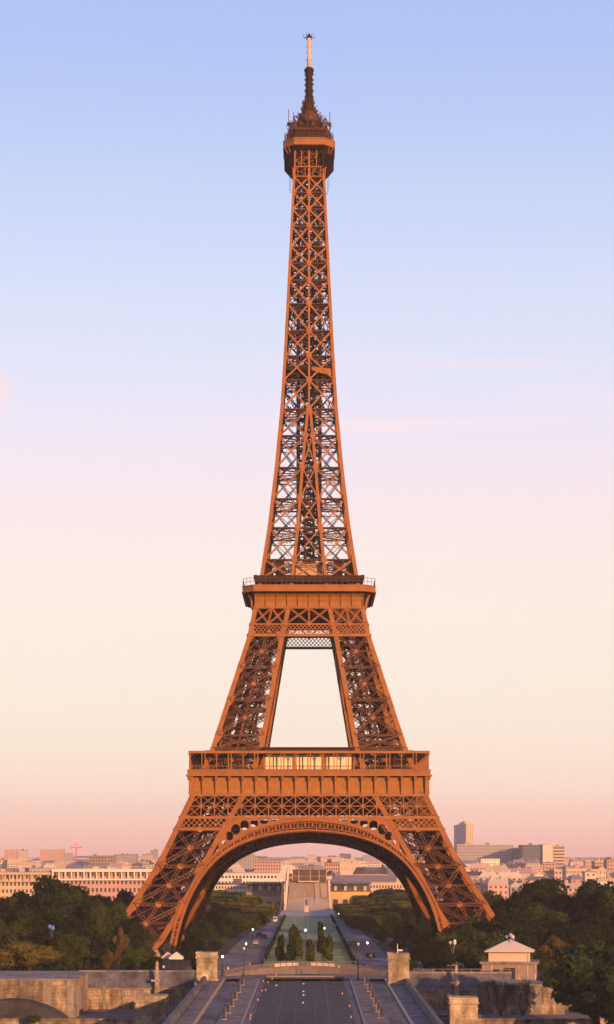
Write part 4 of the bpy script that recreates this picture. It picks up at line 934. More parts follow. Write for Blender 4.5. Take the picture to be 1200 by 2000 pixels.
q = MB(); q.hexa([(3.2, -3.2, 3), (5.2, -3.2, 3), (5.2, -1.5, 3), (3.2, -1.5, 3), (2.6, -.5, 14.2), (4.9, -.5, 14.2), (4.9, 1, 14.2), (2.6, 1, 14.2)]); q.hexa([(6.3, -2.4, 6.5), (8.9, -2.4, 6.5), (8.9, -1, 6.5), (6.3, -1, 6.5), (5.6, -.3, 13.4), (9.2, -.3, 13.4), (9.2, 1, 13.4), (5.6, 1, 13.4)]); q.obj('dark_panel', M['brown'], cp_)
q = MB(); q.hexa([(-12.9, -3.9, 0), (-11.5, -3.9, 0), (-11.5, 20, 0), (-12.9, 20, 0), (-10.9, -.3, 21.6), (-9.9, -.3, 21.6), (-9.9, 20, 21.6), (-10.9, 20, 21.6)]); q.obj('side_fin', M['pale'], cp_); q = MB(); q.hexa([(10.3, -3.8, 0), (11.4, -3.8, 0), (11.4, 20, 0), (10.3, 20, 0), (9.5, -.2, 15.6), (10.6, -.2, 15.6), (10.6, 20, 15.6), (9.5, 20, 15.6)]); q.box(8.8, 11.6, -1, 12, 15.6, 17.3); q.obj('side_fin', M['pale'], cp_)
q = MB(); q.hexa([(-14.6, -2, 0), (-13, -2, 0), (-13, 20, 0), (-14.6, 20, 0), (-13.8, -2, 14.5), (-13, -2, 14.5), (-13, 20, 14.5), (-13.8, 20, 14.5)]); q.obj('slate_return', M['slate'], cp_)
q = MB(); q.prism([(-16.2, 14), (-11, 18.5), (-11, 21.6), (-12.5, 20.2), (-13.8, 20.8), (-16.2, 17)], 0, 12); q.obj('swept_canopy', M['pale'], cp_)

# right hand skyline
YT = 3600; sc_ = YT/2500; Hh = zof(1606, YT)
tw = thing('ribbed_tower', 'tall pale ribbed tower block standing above the right skyline', 'tower block', (at(911, YT).x-5, YT, 0), R(21))
q = MB(); Wt, Dt = 10.7*sc_, 37*sc_; n = 7
for i, h in enumerate((0, 5, 3.5, 2.5, -.5, -3, -6)):
    q.box(-Wt/2+(.8 if i else 0), Wt/2, -Dt/2+Dt*i/n+.3, -Dt/2+Dt*(i+1)/n-.3, 0, Hh+h-3)
q.box(-Wt/2-.0, Wt/2+.3, -Dt/2-.3, -Dt/2+.5, 0, Hh-1); q.obj('wall', M['pale'], tw)
q = MB(); q.box(-Wt/2+.4, Wt/2-.4, -Dt/2+1, Dt/2-.5, 0, Hh-5)
for x in (-.28, .05, .33): q.box(Wt*x-.7, Wt*x+.7, -Dt/2-.5, -Dt/2, 2, Hh-4)
for i in range(n): q.box(-Wt/2-.25+(.8 if i else 0), -Wt/2+1, -Dt/2+Dt*(i+.35)/n, -Dt/2+Dt*(i+.65)/n, 2, Hh-6)
q.obj('glazing', M['grey'], tw)
block('long_office_block', 'long hazy office slab left of the blue block on the right skyline', 'building', 893, 1003, 1650, 3000, 60, 'grey', 40, 9, .5, .3)
block('blue_gap_block', 'narrow blue fronted block between the hazy slab and the striped office', 'building', 1003, 1019, 1657, 2980, 40, 'bluegrey', 3, 3, .8, .7)
block('striped_office', 'office with shaded front coloured blue grey and horizontal window stripes on the right skyline', 'building', 1021, 1060, 1651, 2900, 60, 'bluegrey', 1, 11, .98, .6)  # front's shade put into blue grey; the cream block is its sunward end
block('plain_cream_block', 'plain cream end block beside the striped office on the right skyline', 'building', 1060.5, 1080, 1650, 2895, 60, 'pale', 2, 2, .02, .02)
block('banded_block', 'orange banded block at the right end of the office row', 'building', 1080.5, 1103, 1653, 2900, 60, 'limestone', 1, 8, .96, .45)
block('peach_apartment_block', 'peach apartment block low beside the right leg of the iron tower', 'building', 943, 990, 1718, 1350, 22, 'pink', 9, 4, .5, .5)
block('red_brick_block', 'salmon house with dark upper part near the right edge of the skyline', 'building', 1162, 1186, 1683, 1800, 20, 'pink', 5, 6, .45, .5)
block('red_brick_block', 'salmon apartment house cut by the right edge of the picture', 'building', 1186, 1230, 1680, 1750, 20, 'pink', 8, 7, .45, .5)
block('cream_low_block', 'low cream flat roofed block under the banded block', 'building', 1106, 1150, 1697, 1600, 24, 'pale', 8, 3, .4, .3)
block('cream_low_block', 'low cream block with a lit roof edge in front of the hazy slab', 'building', 985, 1042, 1706, 1500, 24, 'limestone', 12, 3, .5, .5, 'mansard')
# the rest of the hazy town, row behind row
rnd = random.Random(21)
pal = ['pale', 'pink', 'limestone', 'grey', 'pale', 'pink', 'white']
for Y, lo, hi, step in ((4200, 10, 22, 34), (5400, 8, 22, 34), (1220, 8, 13, 46), (1420, 9, 15, 44), (1680, 10, 17, 40), (2050, 10, 19, 38), (2550, 12, 21, 38), (3200, 10, 22, 40)):
    px = -70
    while px < 1290:
        wpx = rnd.uniform(.5, 1.3)*step; Yb = Y+rnd.uniform(-40, 60); h = rnd.uniform(lo, hi)
        y_ = 1665+(CAM_H-h)*FPX/Yb
        block('town_house', 'small hazy town building in the rows on the skyline', 'building', px, px+wpx*.94, y_, Yb, 16, rnd.choice(pal), max(2, int(wpx*Y/FPX/3.5)), max(2, int(h/3.6)), rnd.uniform(.25, .5), rnd.uniform(.35, .55), rnd.choice(['flat', 'mansard', 'mansard']), R(rnd.choice((-24, -12, 0, 0, 9, 22))), 'hazy town buildings in rows', clutter=True, seed=int(px*13+Y))
        px += wpx
# tower crane
cr = thing('tower_crane', 'hazy red tower crane standing on the left skyline', 'crane', (at(149, 3300).x, 3300, 0)); cr.scale = (1.15, 1.15, 1.15)
q = MB()
for dx in (-1, 1):
    for dy in (-1, 1): q.bar((dx, dy, 0), (dx, dy, 33), .5)
for z in range(0, 33, 3): q.bar((-1, -1, z), (1, -1, z+3), .3); q.bar((1, -1, z), (-1, -1, z+3), .3)
q.obj('mast', M['red'], cr); q = MB(); q.bar((-8, 0, 33), (8.5, 0, 33), 1.0, 1.4); q.bar((0, 0, 33), (0, 0, 40), .8); q.bar((0, 0, 40), (8, 0, 33.5), .3); q.bar((0, 0, 40), (-7.5, 0, 33.5), .3); q.obj('jib', M['red'], cr); q = MB(); q.box(-8.2, -5.8, -1, 1, 30.5, 33); q.box(-1, 1, -1.6, -.8, 30.6, 32.6); q.obj('counterweight', M['grey'], cr)

# ------------------------------------------------------------------ trees
def leaf_mesh(name, m, P, Nn, size, rng, aspect=1.5):
    """one mesh of many small bent leaf sprays at points P, facing roughly along Nn"""
    n = len(P); nr = Nn+rng.normal(0, .55, (n, 3)); nr /= np.linalg.norm(nr, axis=1)[:, None]+1e-9
    t = np.cross(nr, rng.normal(0, 1, (n, 3))); t /= np.linalg.norm(t, axis=1)[:, None]+1e-9; b = np.cross(nr, t)
    s = (size*rng.uniform(.6, 1.35, n))[:, None]
    v = np.stack([P-t*s*aspect/2, P-b*s*.5+nr*s*.15, P+t*s*aspect/2, P+b*s*.5+nr*s*.12], 1).reshape(-1, 3)
    f = np.arange(4*n).reshape(-1, 4)
    me = bpy.data.meshes.new(name); me.vertices.add(4*n); me.vertices.foreach_set('co', v.ravel()); me.loops.add(4*n); me.loops.foreach_set('vertex_index', f.ravel())
    me.polygons.add(n); me.polygons.foreach_set('loop_start', np.arange(0, 4*n, 4)); me.polygons.foreach_set('loop_total', np.full(n, 4)); me.materials.append(m); me.update(calc_edges=True); me.validate(); return me
def sph(rng, n):
    d = rng.normal(0, 1, (n, 3)); return d/np.linalg.norm(d, axis=1)[:, None]
def crown(seed, n, size, m, kind='round', nl=36):
    """unit crown: radius about 1, z from .25 to 2"""
    rng = np.random.default_rng(seed); Ps, Ns = [], []
    if kind == 'box':
        d = sph(rng, n); k = np.max(np.abs(d)/np.array([1, 1, 1]), axis=1)[:, None]; p = d/k**.9*np.array([1, 1, .72])
        bump_ = 1+.07*np.sin(p[:, :1]*5+seed)*np.cos(p[:, 1:2]*6+p[:, 2:]*5); p = p*bump_*rng.uniform(.82, 1.03, n)[:, None]+np.array([0, 0, 1.25]); return leaf_mesh('crown', m, p, d, size, rng)
    if kind == 'cypress':
        z = rng.uniform(.08, 2, n); r = .95*np.clip((1-(z/2.02)**1.6), 0, 1)*np.clip(z*2.2, .3, 1); a = rng.uniform(0, 2*np.pi, n); r = r*(1+.22*np.sin(a*3+z*6+seed)+.15*np.sin(a*5-z*9))*rng.uniform(.75, 1.05, n)
        p = np.stack([r*np.cos(a), r*np.sin(a), z], 1); nn = np.stack([np.cos(a), np.sin(a), np.full(n, .5)], 1); return leaf_mesh('crown', m, p, nn, size, rng)
    lobes = []
    if kind == 'open':
        for i in range(nl):
            d = sph(rng, 1)[0]; lobes.append((d*np.array([.85, .85, .75])*rng.uniform(.45, 1.08)+np.array([0, 0, 1.12]), rng.uniform(.1, .27)))
        lobes.append((np.array([0, 0, 1.05]), .45))
    if kind == 'column':
        for i in range(nl):
            z = rng.uniform(.12, 1.8); a = rng.uniform(0, 6.28); r = .55*(1-(z/2.1)**2)+.1; lobes.append((np.array([r*np.cos(a)+.25*np.sin(z*4+seed), r*np.sin(a), z]), rng.uniform(.2, .42)))
    for i in range(nl if kind == 'round' else 0):
        d = sph(rng, 1)[0]; q = d*np.array([.8, .8, .7])*rng.uniform(.6, 1.0)+np.array([0, 0, 1.15]); lobes.append((q, rng.uniform(.16, .36)))
    if kind == 'round': lobes.append((np.array([0, 0, 1.1]), .55))
    ar_ = np.array([r*r for _, r in lobes]); cnt = (n*ar_/ar_.sum()).astype(int)
    for (q, r), c in zip(lobes, cnt):
        d = sph(rng, c); rr = r*rng.uniform(.78, 1.12, c)*(1+.18*np.sin(d[:, 0]*7+q[0]*9)*np.sin(d[:, 2]*8+q[1]*7)); p = q+d*rr[:, None]*np.array([1, 1, .88]); ok = p[:, 2] > (.2 if kind != 'column' else .06); Ps.append(p[ok]); Ns.append((d+np.array([0, 0, .35]))[ok])
    return leaf_mesh('crown', m, np.concatenate(Ps), np.concatenate(Ns), size, rng)
def trunk(seed, lean=.1, hi=1.5, r=.09):
    rnd = random.Random(seed); q = MB(); p = V(0, 0, -.05); z = 0; rr = r
    pts = [V(0, 0, -.05), V(rnd.uniform(-.03, .03), rnd.uniform(-.03, .03), .5), V(rnd.uniform(-lean, lean), rnd.uniform(-lean, lean), 1.0), V(rnd.uniform(-lean, lean), rnd.uniform(-lean, lean), hi)]
    for a, b in zip(pts[:-1], pts[1:]): q.cyl(a, b, rr, rr*.7, 8); rr *= .7
    for i in range(9):
        s = pts[1].lerp(pts[3], rnd.uniform(0, .8)); t = rnd.uniform(0, 6.28); e = s+V(math.cos(t)*.6, math.sin(t)*.6, rnd.uniform(.25, .6)); q.cyl(s, e, r*.42, r*.12, 6)
        t2 = t+rnd.uniform(-.8, .8); q.cyl(s.lerp(e, .6), s.lerp(e, .6)+V(math.cos(t2)*.3, math.sin(t2)*.3, .25), r*.2, r*.07, 5)
    return q.mesh('trunk', M['bark'])
TR = [trunk(i) for i in range(4)]
PR = dict(d=[crown(10+i, 9000, .085, M['leaf_d']) for i in range(4)], m=[crown(20+i, 9000, .085, M['leaf_m']) for i in range(3)], o=[crown(30+i, 11000, .065, M['leaf_o'], nl=34) for i in range(2)],
          a=[crown(40, 6000, .08, M['leaf_a'])], b=[crown(50+i, 6500, .095, M['leaf_m'], 'box') for i in range(2)]+[crown(53, 6500, .095, M['leaf_d'], 'box')], bo=[crown(56, 6500, .095, M['leaf_o'], 'box')],
          c=[crown(60+i, 2600, .2, M['leaf_d' if i % 2 else 'leaf_m'], 'column', nl=30) for i in range(4)])
tcount = [0]
def tree(kind, label, x, y, r, h, group=None, z=0, cat='tree', name='tree'):
    tcount[0] += 1; k = tcount[0]
    t = thing(name, label, cat, (x, y, z), k*2.399, group); c = link('crown', PR[kind][k % len(PR[kind])], t); s = link('trunk', TR[k % 4], t)
    t.scale = (r, r, h/2); return t
def tpx(kind, label, px, ytop, Y, hw, z=0, **kw):
    p = at(px, Y); return tree(kind, label, p.x, Y, hw*Y/FPX, zof(ytop, Y)-z, z=z, **kw)
GL, GR = 'trees massed left of the tower', 'trees massed right of the tower'
DL = 'broad crowned tree in the dense wood left of the tower'; DR = 'broad crowned tree in the dense wood right of the tower'
tpx('d', 'tallest dark rounded tree left of the tower, its top against the white building', 112, 1711, 560, 66)
for a in ((38, 1738, 575, 54), (178, 1746, 590, 46), (2, 1758, 530, 46), (222, 1756, 640, 38), (252, 1790, 565, 42), (206, 1776, 555, 42), (85, 1765, 520, 52), (150, 1790, 510, 46), (15, 1795, 505, 46), (-35, 1745, 550, 60), (-60, 1790, 500, 60), (60, 1748, 600, 60), (130, 1742, 610, 60), (270, 1815, 520, 36), (232, 1812, 505, 36), (-90, 1735, 560, 60), (-130, 1750, 540, 60), (100, 1810, 495, 44), (283, 1846, 503, 22), (190, 1828, 497, 34), (232, 1768, 512, 30), (256, 1793, 506, 26)):
    tpx('dmddm'[tcount[0] % 5], DL, *a, group=GL)
tpx('d', 'small round dark tree in front of the white building', 200, 1741, 720, 24); tpx('d', 'dark tree at the foot of the white building beside the left leg', 246, 1738, 760, 30)
tpx('m', 'sunlit mid green tree with a yellowish side beside the tallest left tree', 188, 1752, 548, 26)
tpx('o', 'large rounded olive bush behind the left bastion wall', 58, 1838, 470, 62, cat='bush', name='bush'); tpx('o', 'smaller olive bush at the extreme left edge', -12, 1850, 468, 40, cat='bush', name='bush')
tpx('m', 'mid green rounded tree right of the large olive bush', 135, 1820, 482, 42); tpx('a', 'small orange leaved tree in front of the left wood', 212, 1856, 474, 13); tpx('m', 'green shrub behind the left wall under the iron leg', 262, 1848, 478, 30)
tpx('a', 'rust coloured tree top in the left wood below the iron leg', 236, 1812, 500, 16)
tpx('d', 'dark tree between the iron leg and the left pillar', 372, 1828, 530, 26); tpx('d', 'dark shrub behind the left pillar', 395, 1842, 470, 26, name='bush', cat='bush'); tpx('d', 'dark low tree behind the left pillar and road', 415, 1838, 560, 22)
for a in ((302, 1866, 482, 18), (362, 1862, 520, 13), (250, 1872, 470, 18), (285, 1876, 462, 14), (385, 1868, 466, 12)): tpx('d', 'dark low bush behind the left embankment wall', *a, cat='bush', name='bush', group='bushes behind the left wall')
for a in ((815, 1852, 500, 16), (838, 1862, 474, 16), (808, 1872, 462, 10), (862, 1868, 466, 14), (925, 1872, 464, 14)): tpx('d', 'dark low bush behind the right embankment wall', *a, cat='bush', name='bush', group='bushes behind the right wall')
# right hand wood
tpx('d', 'broad tallest tree at the right, its top near the office row', 1062, 1721, 600, 62); tpx('d', 'tall dark tree at the right edge of the picture', 1168, 1714, 570, 52)
for a in ((1112, 1738, 585, 48), (1008, 1744, 570, 50), (930, 1790, 545, 44), (898, 1802, 525, 40), (868, 1818, 515, 34), (842, 1832, 500, 34), (1000, 1786, 530, 52), (1080, 1778, 540, 56), (1185, 1768, 520, 52), (955, 1818, 502, 42), (1040, 1810, 510, 46), (1130, 1800, 505, 50), (1220, 1730, 560, 60), (1260, 1760, 520, 60), (905, 1838, 490, 36), (1000, 1838, 488, 40), (1150, 1745, 600, 60), (1040, 1760, 560, 56), (835, 1795, 600, 28), (815, 1828, 540, 24), (1300, 1735, 560, 60), (865, 1845, 482, 32), (940, 1850, 480, 34)):
    tpx('dmddm'[tcount[0] % 5], DR, *a, group=GR)
tpx('m', 'yellow green tree beside the outer edge of the right leg', 956, 1737, 690, 34); tpx('m', 'green tree behind the right leg of the iron tower', 915, 1752, 720, 36); tpx('m', 'mid green tree left of the broad tallest right tree', 1015, 1738, 610, 36)
tpx('a', 'orange olive tree beside the two tier kiosk', 1082, 1830, 462, 36); tpx('m', 'green bush between the kiosk and the orange tree', 1058, 1862, 458, 20, cat='bush', name='bush')
# pruned rows along the allees
for side_, lab, grp in ((-1, 'clipped box shaped tree in the rows left of the lawn', 'clipped trees left of the lawn'), (1, 'clipped box shaped tree in the rows right of the lawn', 'clipped trees right of the lawn')):
    for j, off in enumerate((0, 8.5, 17, 25.5)):
        for i in range(12):
            y = 700+i*20+j*4
            x0 = (26.5 if side_ < 0 else 24.0)-(y-505)*.0155
            kind = 'bo' if (i+j*2) % 3 == 1 else 'b'
            tree(kind, lab, side_*(x0+off+(random.Random(i*7+j).uniform(-.4, .4))), y, 5.2, (6.2, 8.2, 9.8, 11)[j]+random.Random(i*5+j).uniform(-.6, .6)-(.8 if i > 7 and j == 0 else 0), grp)
for px, yt, Y, hw in ((428, 1745, 940, 22), (455, 1742, 960, 24), (478, 1762, 955, 16), (508, 1768, 960, 14), (410, 1752, 900, 20), (440, 1788, 640, 22), (400, 1800, 620, 26), (425, 1825, 590, 18), (385, 1790, 650, 24)):
    tpx('d' if hw > 20 else 'm', 'free growing tree behind the clipped rows left of the lawn', px, yt, Y, hw, group='trees behind the clipped left rows')
for px, yt, Y, hw in ((704, 1762, 930, 20), (745, 1738, 960, 26), (722, 1752, 950, 20), (775, 1730, 900, 30), (800, 1750, 850, 26), (682, 1770, 900, 14), (770, 1790, 640, 24), (790, 1805, 610, 24), (745, 1815, 620, 16), (775, 1835, 570, 18), (805, 1770, 700, 24), (760, 1772, 720, 22)):
    tpx('d' if hw > 20 else 'm', 'free growing tree behind the clipped rows right of the lawn', px, yt, Y, hw, group='trees behind the clipped right rows')
# dark ragged trees standing on the lawn
for px, yt, Y, hw, lab in ((548, 1829, 520, 9.5, 'dark narrow tree, leftmost on the lawn'), (578, 1806, 528, 14, 'tallest dark ragged tree on the lawn'), (566, 1843, 516, 8, 'low dark tree at the foot of the tallest lawn tree'), (606, 1838, 518, 10, 'low round dark tree beside the lamp post on the lawn'), (627, 1804, 560, 8.5, 'narrow dark tree behind the rightmost lawn tree'), (640, 1826, 522, 11.5, 'dark narrow tree, rightmost on the lawn')):
    tpx('c', lab, px, yt, Y, hw)
# big leafy tree at the right edge, near
PR['f'] = [crown(70+i, 15000, .078, M['leaf_f'], 'open', nl=85) for i in range(2)]
tpx('f', 'large near leafy tree filling the lower right corner', 1165, 1832, 392, 98, z=-6.2)
tpx('f', 'leafy bush at the lower right edge below the near tree', 1230, 1900, 380, 80, z=-6.2)
tpx('m', 'small green shrub tip at the bottom left below the bastion', 66, 1983, 398, 18, z=-6.2, cat='bush', name='bush'); tpx('m', 'small green shrub at the bottom edge below the bare bushes', 1030, 1989, 402, 12, z=-6.2, cat='bush', name='bush'); tpx('m', 'green leaves at the left edge beside the slate vault', -6, 1962, 410, 14, z=-6.2, cat='bush', name='bush')
# bare bushes against the right wall
def bare(label, px, Y, h, r, seed):
    rnd = random.Random(seed); q = MB(); t = thing('bare_bush', label, 'bush', (at(px, Y).x, Y, -6.2))
    def grow(p, d, L_, rr, dep):
        e = p+d*L_; q.cyl(p, e, rr, rr*.65, 5, False)
        if dep == 0: return
        for k in range(3 if dep > 1 else 4): grow(e, (d+V(rnd.uniform(-.6, .6), rnd.uniform(-.3, .3), rnd.uniform(-.1, .35))).normalized(), L_*rnd.uniform(.55, .85), rr*.6, dep-1)
    for k in range(4): grow(V(0, 0, 0), V(rnd.uniform(-.5, .5), rnd.uniform(-.2, .1), 1).normalized(), h*.36, .16, 4)
    q.obj('branches', M['bark'], t)
bare('bare twiggy bush against the right wall, its stems spread like a fan', 978, 421, 7.2, 3, 2); bare('bare branching bush right of the fan shaped one', 1022, 420, 7.0, 3, 5)
# undergrowth that closes the view between trunks
und = MB(); 
for x0, x1, y0, y1 in ((-140, -50, 468, 640), (45, 150, 468, 640)): und.face((x0, y0, .05), (x1, y0, .05), (x1, y1, .05), (x0, y1, .05))
rng = np.random.default_rng(4); P = []
for x0, x1 in ((-150, -50), (42, 150)):
    n = 9000; P.append(np.stack([rng.uniform(x0, x1, n), rng.uniform(470, 650, n), rng.uniform(0, 1, n)**1.5*3.2], 1))
for x0, x1 in ((-80, -25), (22, 80)):
    n = 5000; P.append(np.stack([rng.uniform(x0, x1, n), rng.uniform(650, 960, n), rng.uniform(0, 1, n)**1.5*3.0], 1))
P = np.concatenate(P); tag(link('undergrowth', leaf_mesh('undergrowth', M['leaf_d'], P, np.tile([0, -.5, .6], (len(P), 1)), 1.1, rng)), 'dark undergrowth beneath the trees', 'undergrowth', kind='stuff')
# low hedges along the edges of the lawn
rng = np.random.default_rng(12)
for sx, lab in ((-1, 'low dark clipped hedge along the left edge of the lawn'), (1, 'low dark clipped hedge along the right edge of the lawn')):
    n = 2600; y = rng.uniform(500, 888, n); xe = sx*12.1+(y-498)*(.0026 if sx < 0 else -.005)+rng.uniform(-.3, .3, n)
    P = np.stack([xe, y, rng.uniform(0, .7, n)], 1); tag(link('hedge', leaf_mesh('hedge', M['leaf_d'], P, np.tile([0, -.5, .7], (n, 1)), .6, rng)), lab, 'hedge')

# ------------------------------------------------------------------ small things
def lamp_post(label, x, y, h=6.5, lit=True, z=0, arm=False):
    t = thing('lamp_post', label, 'lamp post', (x, y, z))
    q = MB(); q.lathe((0, 0, 0), [(.28, 0), (.26, .5), (.14, .8), (.1, h*.6), (.07, h)], 8); q.obj('pole', M['black'], t)
    q = MB(); q.lathe((0, 0, h), [(.08, 0), (.2, .12), (.27, .38), (.18, .62), (.05, .72)], 10); q.obj('globe', M['lamp'] if lit else M['white'], t)
    q = MB(); q.lathe((0, 0, h+.7), [(.28, 0), (.1, .2), (.03, .45)], 8); q.obj('cap', M['black'], t)
for lab, px, pyb, h, lit in (('black lamp post left of the carriageway at the bridge head', 477, 1915, 7, False), ('black lamp post right of the carriageway at the bridge head', 700, 1915, 8, False), ('lit lamp post at the left edge of the plaza near the pillar', 435, 1900, 3.6, True),
        ('lit lamp post on the left allee, nearer of two', 481, 1868, 3.2, True), ('lit lamp post on the left allee, farther of two', 494, 1836, 3.2, True), ('lit lamp post on the right allee', 718, 1866, 3.2, True), ('tall red lamp post with a lit head in the middle of the lawn', 597, 1888, 9.0, True), ('lit lamp post behind the left pillar', 405, 1880, 4.2, True), ('lit lamp far down the right allee', 662, 1800, 3, True), ('lit lamp far down the middle of the lawn', 634, 1832, 3, True)):
    Y = CAM_H*FPX/(pyb-1665); lamp_post(lab, at(px, Y).x, Y, h, lit)
# bollards in two rows, lit and shaded sides put in as pale and black
t = thing('bollard', 'square stone bollard with lit and shaded sides painted on left of the bridge road', 'bollard', (BX-13.9, 338, .13), 0, 'bollards left of the bridge road')
q = MB(); q.box(-.26, .26, -.26, .26, 0, 1.45); q.hexa([(-.26, -.26, 1.45), (.26, -.26, 1.45), (.26, .26, 1.45), (-.26, .26, 1.45), (-.12, -.12, 1.62), (.12, -.12, 1.62), (.12, .12, 1.62), (-.12, .12, 1.62)]); q.obj('post', M['black'], t)
q = MB(); q.box(.27, .5, -.3, .3, 0, 1.55); q.obj('painted_lit_side', M['balus'], t); q = MB(); q.box(-.4, .6, -.4, .4, -.1, .12); q.obj('plinth', M['kerb'], t)
for i, y in enumerate((338, 351, 366, 383, 403, 425)):
    for s in (-1, 1):
        if i == 0 and s < 0: continue
        c = copy_tree(t); c.location = (BX+s*13.7, y+(3 if s > 0 else 0), .13)
        if s > 0:
            c['group'] = 'bollards right of the bridge road'; c['label'] = 'square stone bollard with lit and shaded sides painted on right of the bridge road'; c.rotation_euler = (0, 0, math.pi)
# small studs and orange cones on the carriageway
for i, (px, py) in enumerate(((593, 1922), (593, 1937), (593, 1944), (592, 1959), (540, 1925))):
    Y = CAM_H*FPX/(py-1665); q = MB(); q.lathe((0, 0, 0), [(.22, 0), (.2, .1), (.08, .2)], 8); o = q.obj('road_stud', M['white']); o.location = at(px, Y, .0); tag(o, 'small white stud on the middle of the bridge road', 'road stud', 'studs on the bridge road')
cone = None
for i, (px, py) in enumerate(((520, 1912), (526, 1912), (514, 1917), (524, 1919), (512, 1936), (519, 1935), (504, 1954), (490, 1985), (489, 1991), (669, 1942), (683, 1966), (686, 1988), (628, 1906), (540, 1905), (532, 1913))):
    Y = CAM_H*FPX/(py-1665)
    if cone is None:
        cone = thing('traffic_cone', 'small orange traffic cone beside the edge of the bridge road', 'traffic cone', group='cones along the bridge road'); q = MB(); q.box(-.24, .24, -.24, .24, 0, .06); q.obj('base', M['orange'], cone); q = MB(); q.lathe((0, 0, .06), [(.2, 0), (.05, .62)], 8); q.obj('body', M['orange'], cone); c = cone
    else: c = copy_tree(cone)
    c.scale = (.6, .6, .6)
    c.location = at(px, Y, .01)
# railings on the plaza
def fence(label, p, q_, n, h=1.1, m='coping'):
    p, q_ = Vector(p), Vector(q_); t = thing('fence', label, 'fence', p); b = MB(); d = q_-p
    for k in range(n+1): b.bar(d*k/n, d*k/n+V(0, 0, h), .14)
    b.obj('post', M[m], t); b = MB()
    for z in (h*.5, h): b.bar(V(0, 0, z), d+V(0, 0, z), .1)
    b.obj('rail', M[m], t)
fence('thin railing across the near end of the lawn', (-11.5, 497, 0), (12, 497, 0), 8, 1.3); fence('low railing left of the curved balustrade', (-30, 462, 0), (-19.5, 459, 0), 6); fence('low railing right of the curved balustrade', (18, 459, 0), (30, 462, 0), 6)
fence('railing along the top of the right embankment wall', (24, 443, .4), (46, 443, .4), 10, 2.2, 'brown'); fence('railing along the top of the left embankment wall', (-52, 446, .4), (-27, 446, .4), 10, 1.6, 'brown')
# people
def body_mesh(col_top, col_leg, stride):
    J = [(0, 0, .95), (0, 0, 1.2), (0, 0, 1.42), (0, .0, 1.52), (0, .01, 1.66), (0, .01, 1.76), (.1, 0, .9), (.12, stride, .5), (.12, stride*.6, .08), (.12, stride*.6-.14, .04), (-.1, 0, .9), (-.12, -stride, .5), (-.12, -stride*1.3, .08), (-.12, -stride*1.3-.14, .04), (.2, 0, 1.4), (.27, -stride*.5, 1.13), (.28, -stride-.05, .88), (-.2, 0, 1.4), (-.27, stride*.5, 1.13), (-.28, stride-.05, .88)]
    E_ = [(0, 1), (1, 2), (2, 3), (3, 4), (4, 5), (0, 6), (6, 7), (7, 8), (8, 9), (0, 10), (10, 11), (11, 12), (12, 13), (2, 14), (14, 15), (15, 16), (2, 17), (17, 18), (18, 19)]
    Rr = [.17, .15, .17, .06, .1, .08, .11, .075, .05, .04, .11, .075, .05, .04, .08, .05, .035, .08, .05, .035]
    me = bpy.data.meshes.new('b'); me.from_pydata(J, E_, []); o = link('b', me); md = o.modifiers.new('s', 'SKIN')
    for v, r in zip(me.skin_vertices[0].data, Rr): v.radius = (r, r*.8)
    me.skin_vertices[0].data[0].use_root = True
    o.modifiers.new('u', 'SUBSURF').levels = 1
    dg = bpy.context.evaluated_depsgraph_get(); r = bpy.data.meshes.new_from_object(o.evaluated_get(dg)); bpy.data.objects.remove(o)
    r.materials.clear()
    for m in (col_top, col_leg, M['skin']): r.materials.append(m)
    for p in r.polygons: p.material_index = 2 if p.center.z > 1.5 else (1 if p.center.z < .92 else 0)
    return r
BM = dict(dark=body_mesh(M['cloth_d'], M['cloth_d'], .16), red=body_mesh(M['cloth_r'], M['cloth_d'], .12), pale=body_mesh(M['cloth_w'], M['cloth_d'], .14), blue=body_mesh(M['blue'], M['cloth_d'], .05))
hm = MB(); hm.lathe((0, .02, 1.66), [(.105, 0), (.11, .06), (.08, .12), (.02, .14)], 8); hm = hm.mesh('hair', M['hair'])
for k, px, py, lab in (('dark', 711, 1887, 'person in dark clothes walking on the plaza left of the right pillar'), ('dark', 731, 1888, 'person in dark clothes standing nearest the right pillar'), ('red', 722, 1872, 'person in a red jacket beyond the plaza on the right road'), ('dark', 699, 1893, 'person in dark clothes beside the right lamp post'), ('red', 488, 1888, 'person in a red top standing left of the curved balustrade'),
        ('dark', 484, 1892, 'person in dark clothes beside the person in red'), ('pale', 662, 1893, 'person in a pale top behind the right half of the balustrade'), ('dark', 640, 1884, 'person in dark clothes behind the balustrade right of centre'), ('dark', 474, 1906, 'person in dark clothes by the left lamp post'), ('pale', 446, 1896, 'person in pale clothes near the left edge of the plaza'),
        ('red', 842, 1886, 'person in a red jacket on the right embankment behind the railing'), ('pale', 865, 1885, 'person in a pale jacket on the right embankment'), ('blue', 905, 1890, 'person in blue on the right embankment near the kiosk'), ('dark', 516, 1880, 'person in dark clothes behind the left half of the balustrade'), ('red', 622, 1882, 'person in a red top by the lawn railing'), ('pale', 320, 1893, 'person in pale clothes near the tents under the left leg')):
    Y = CAM_H*FPX/(py+5-1665); o = link('person', BM[k]); o.location = at(px, Y, .01); o.rotation_euler = (0, 0, px*1.7); tag(o, lab, 'person'); link('hair', hm, o)
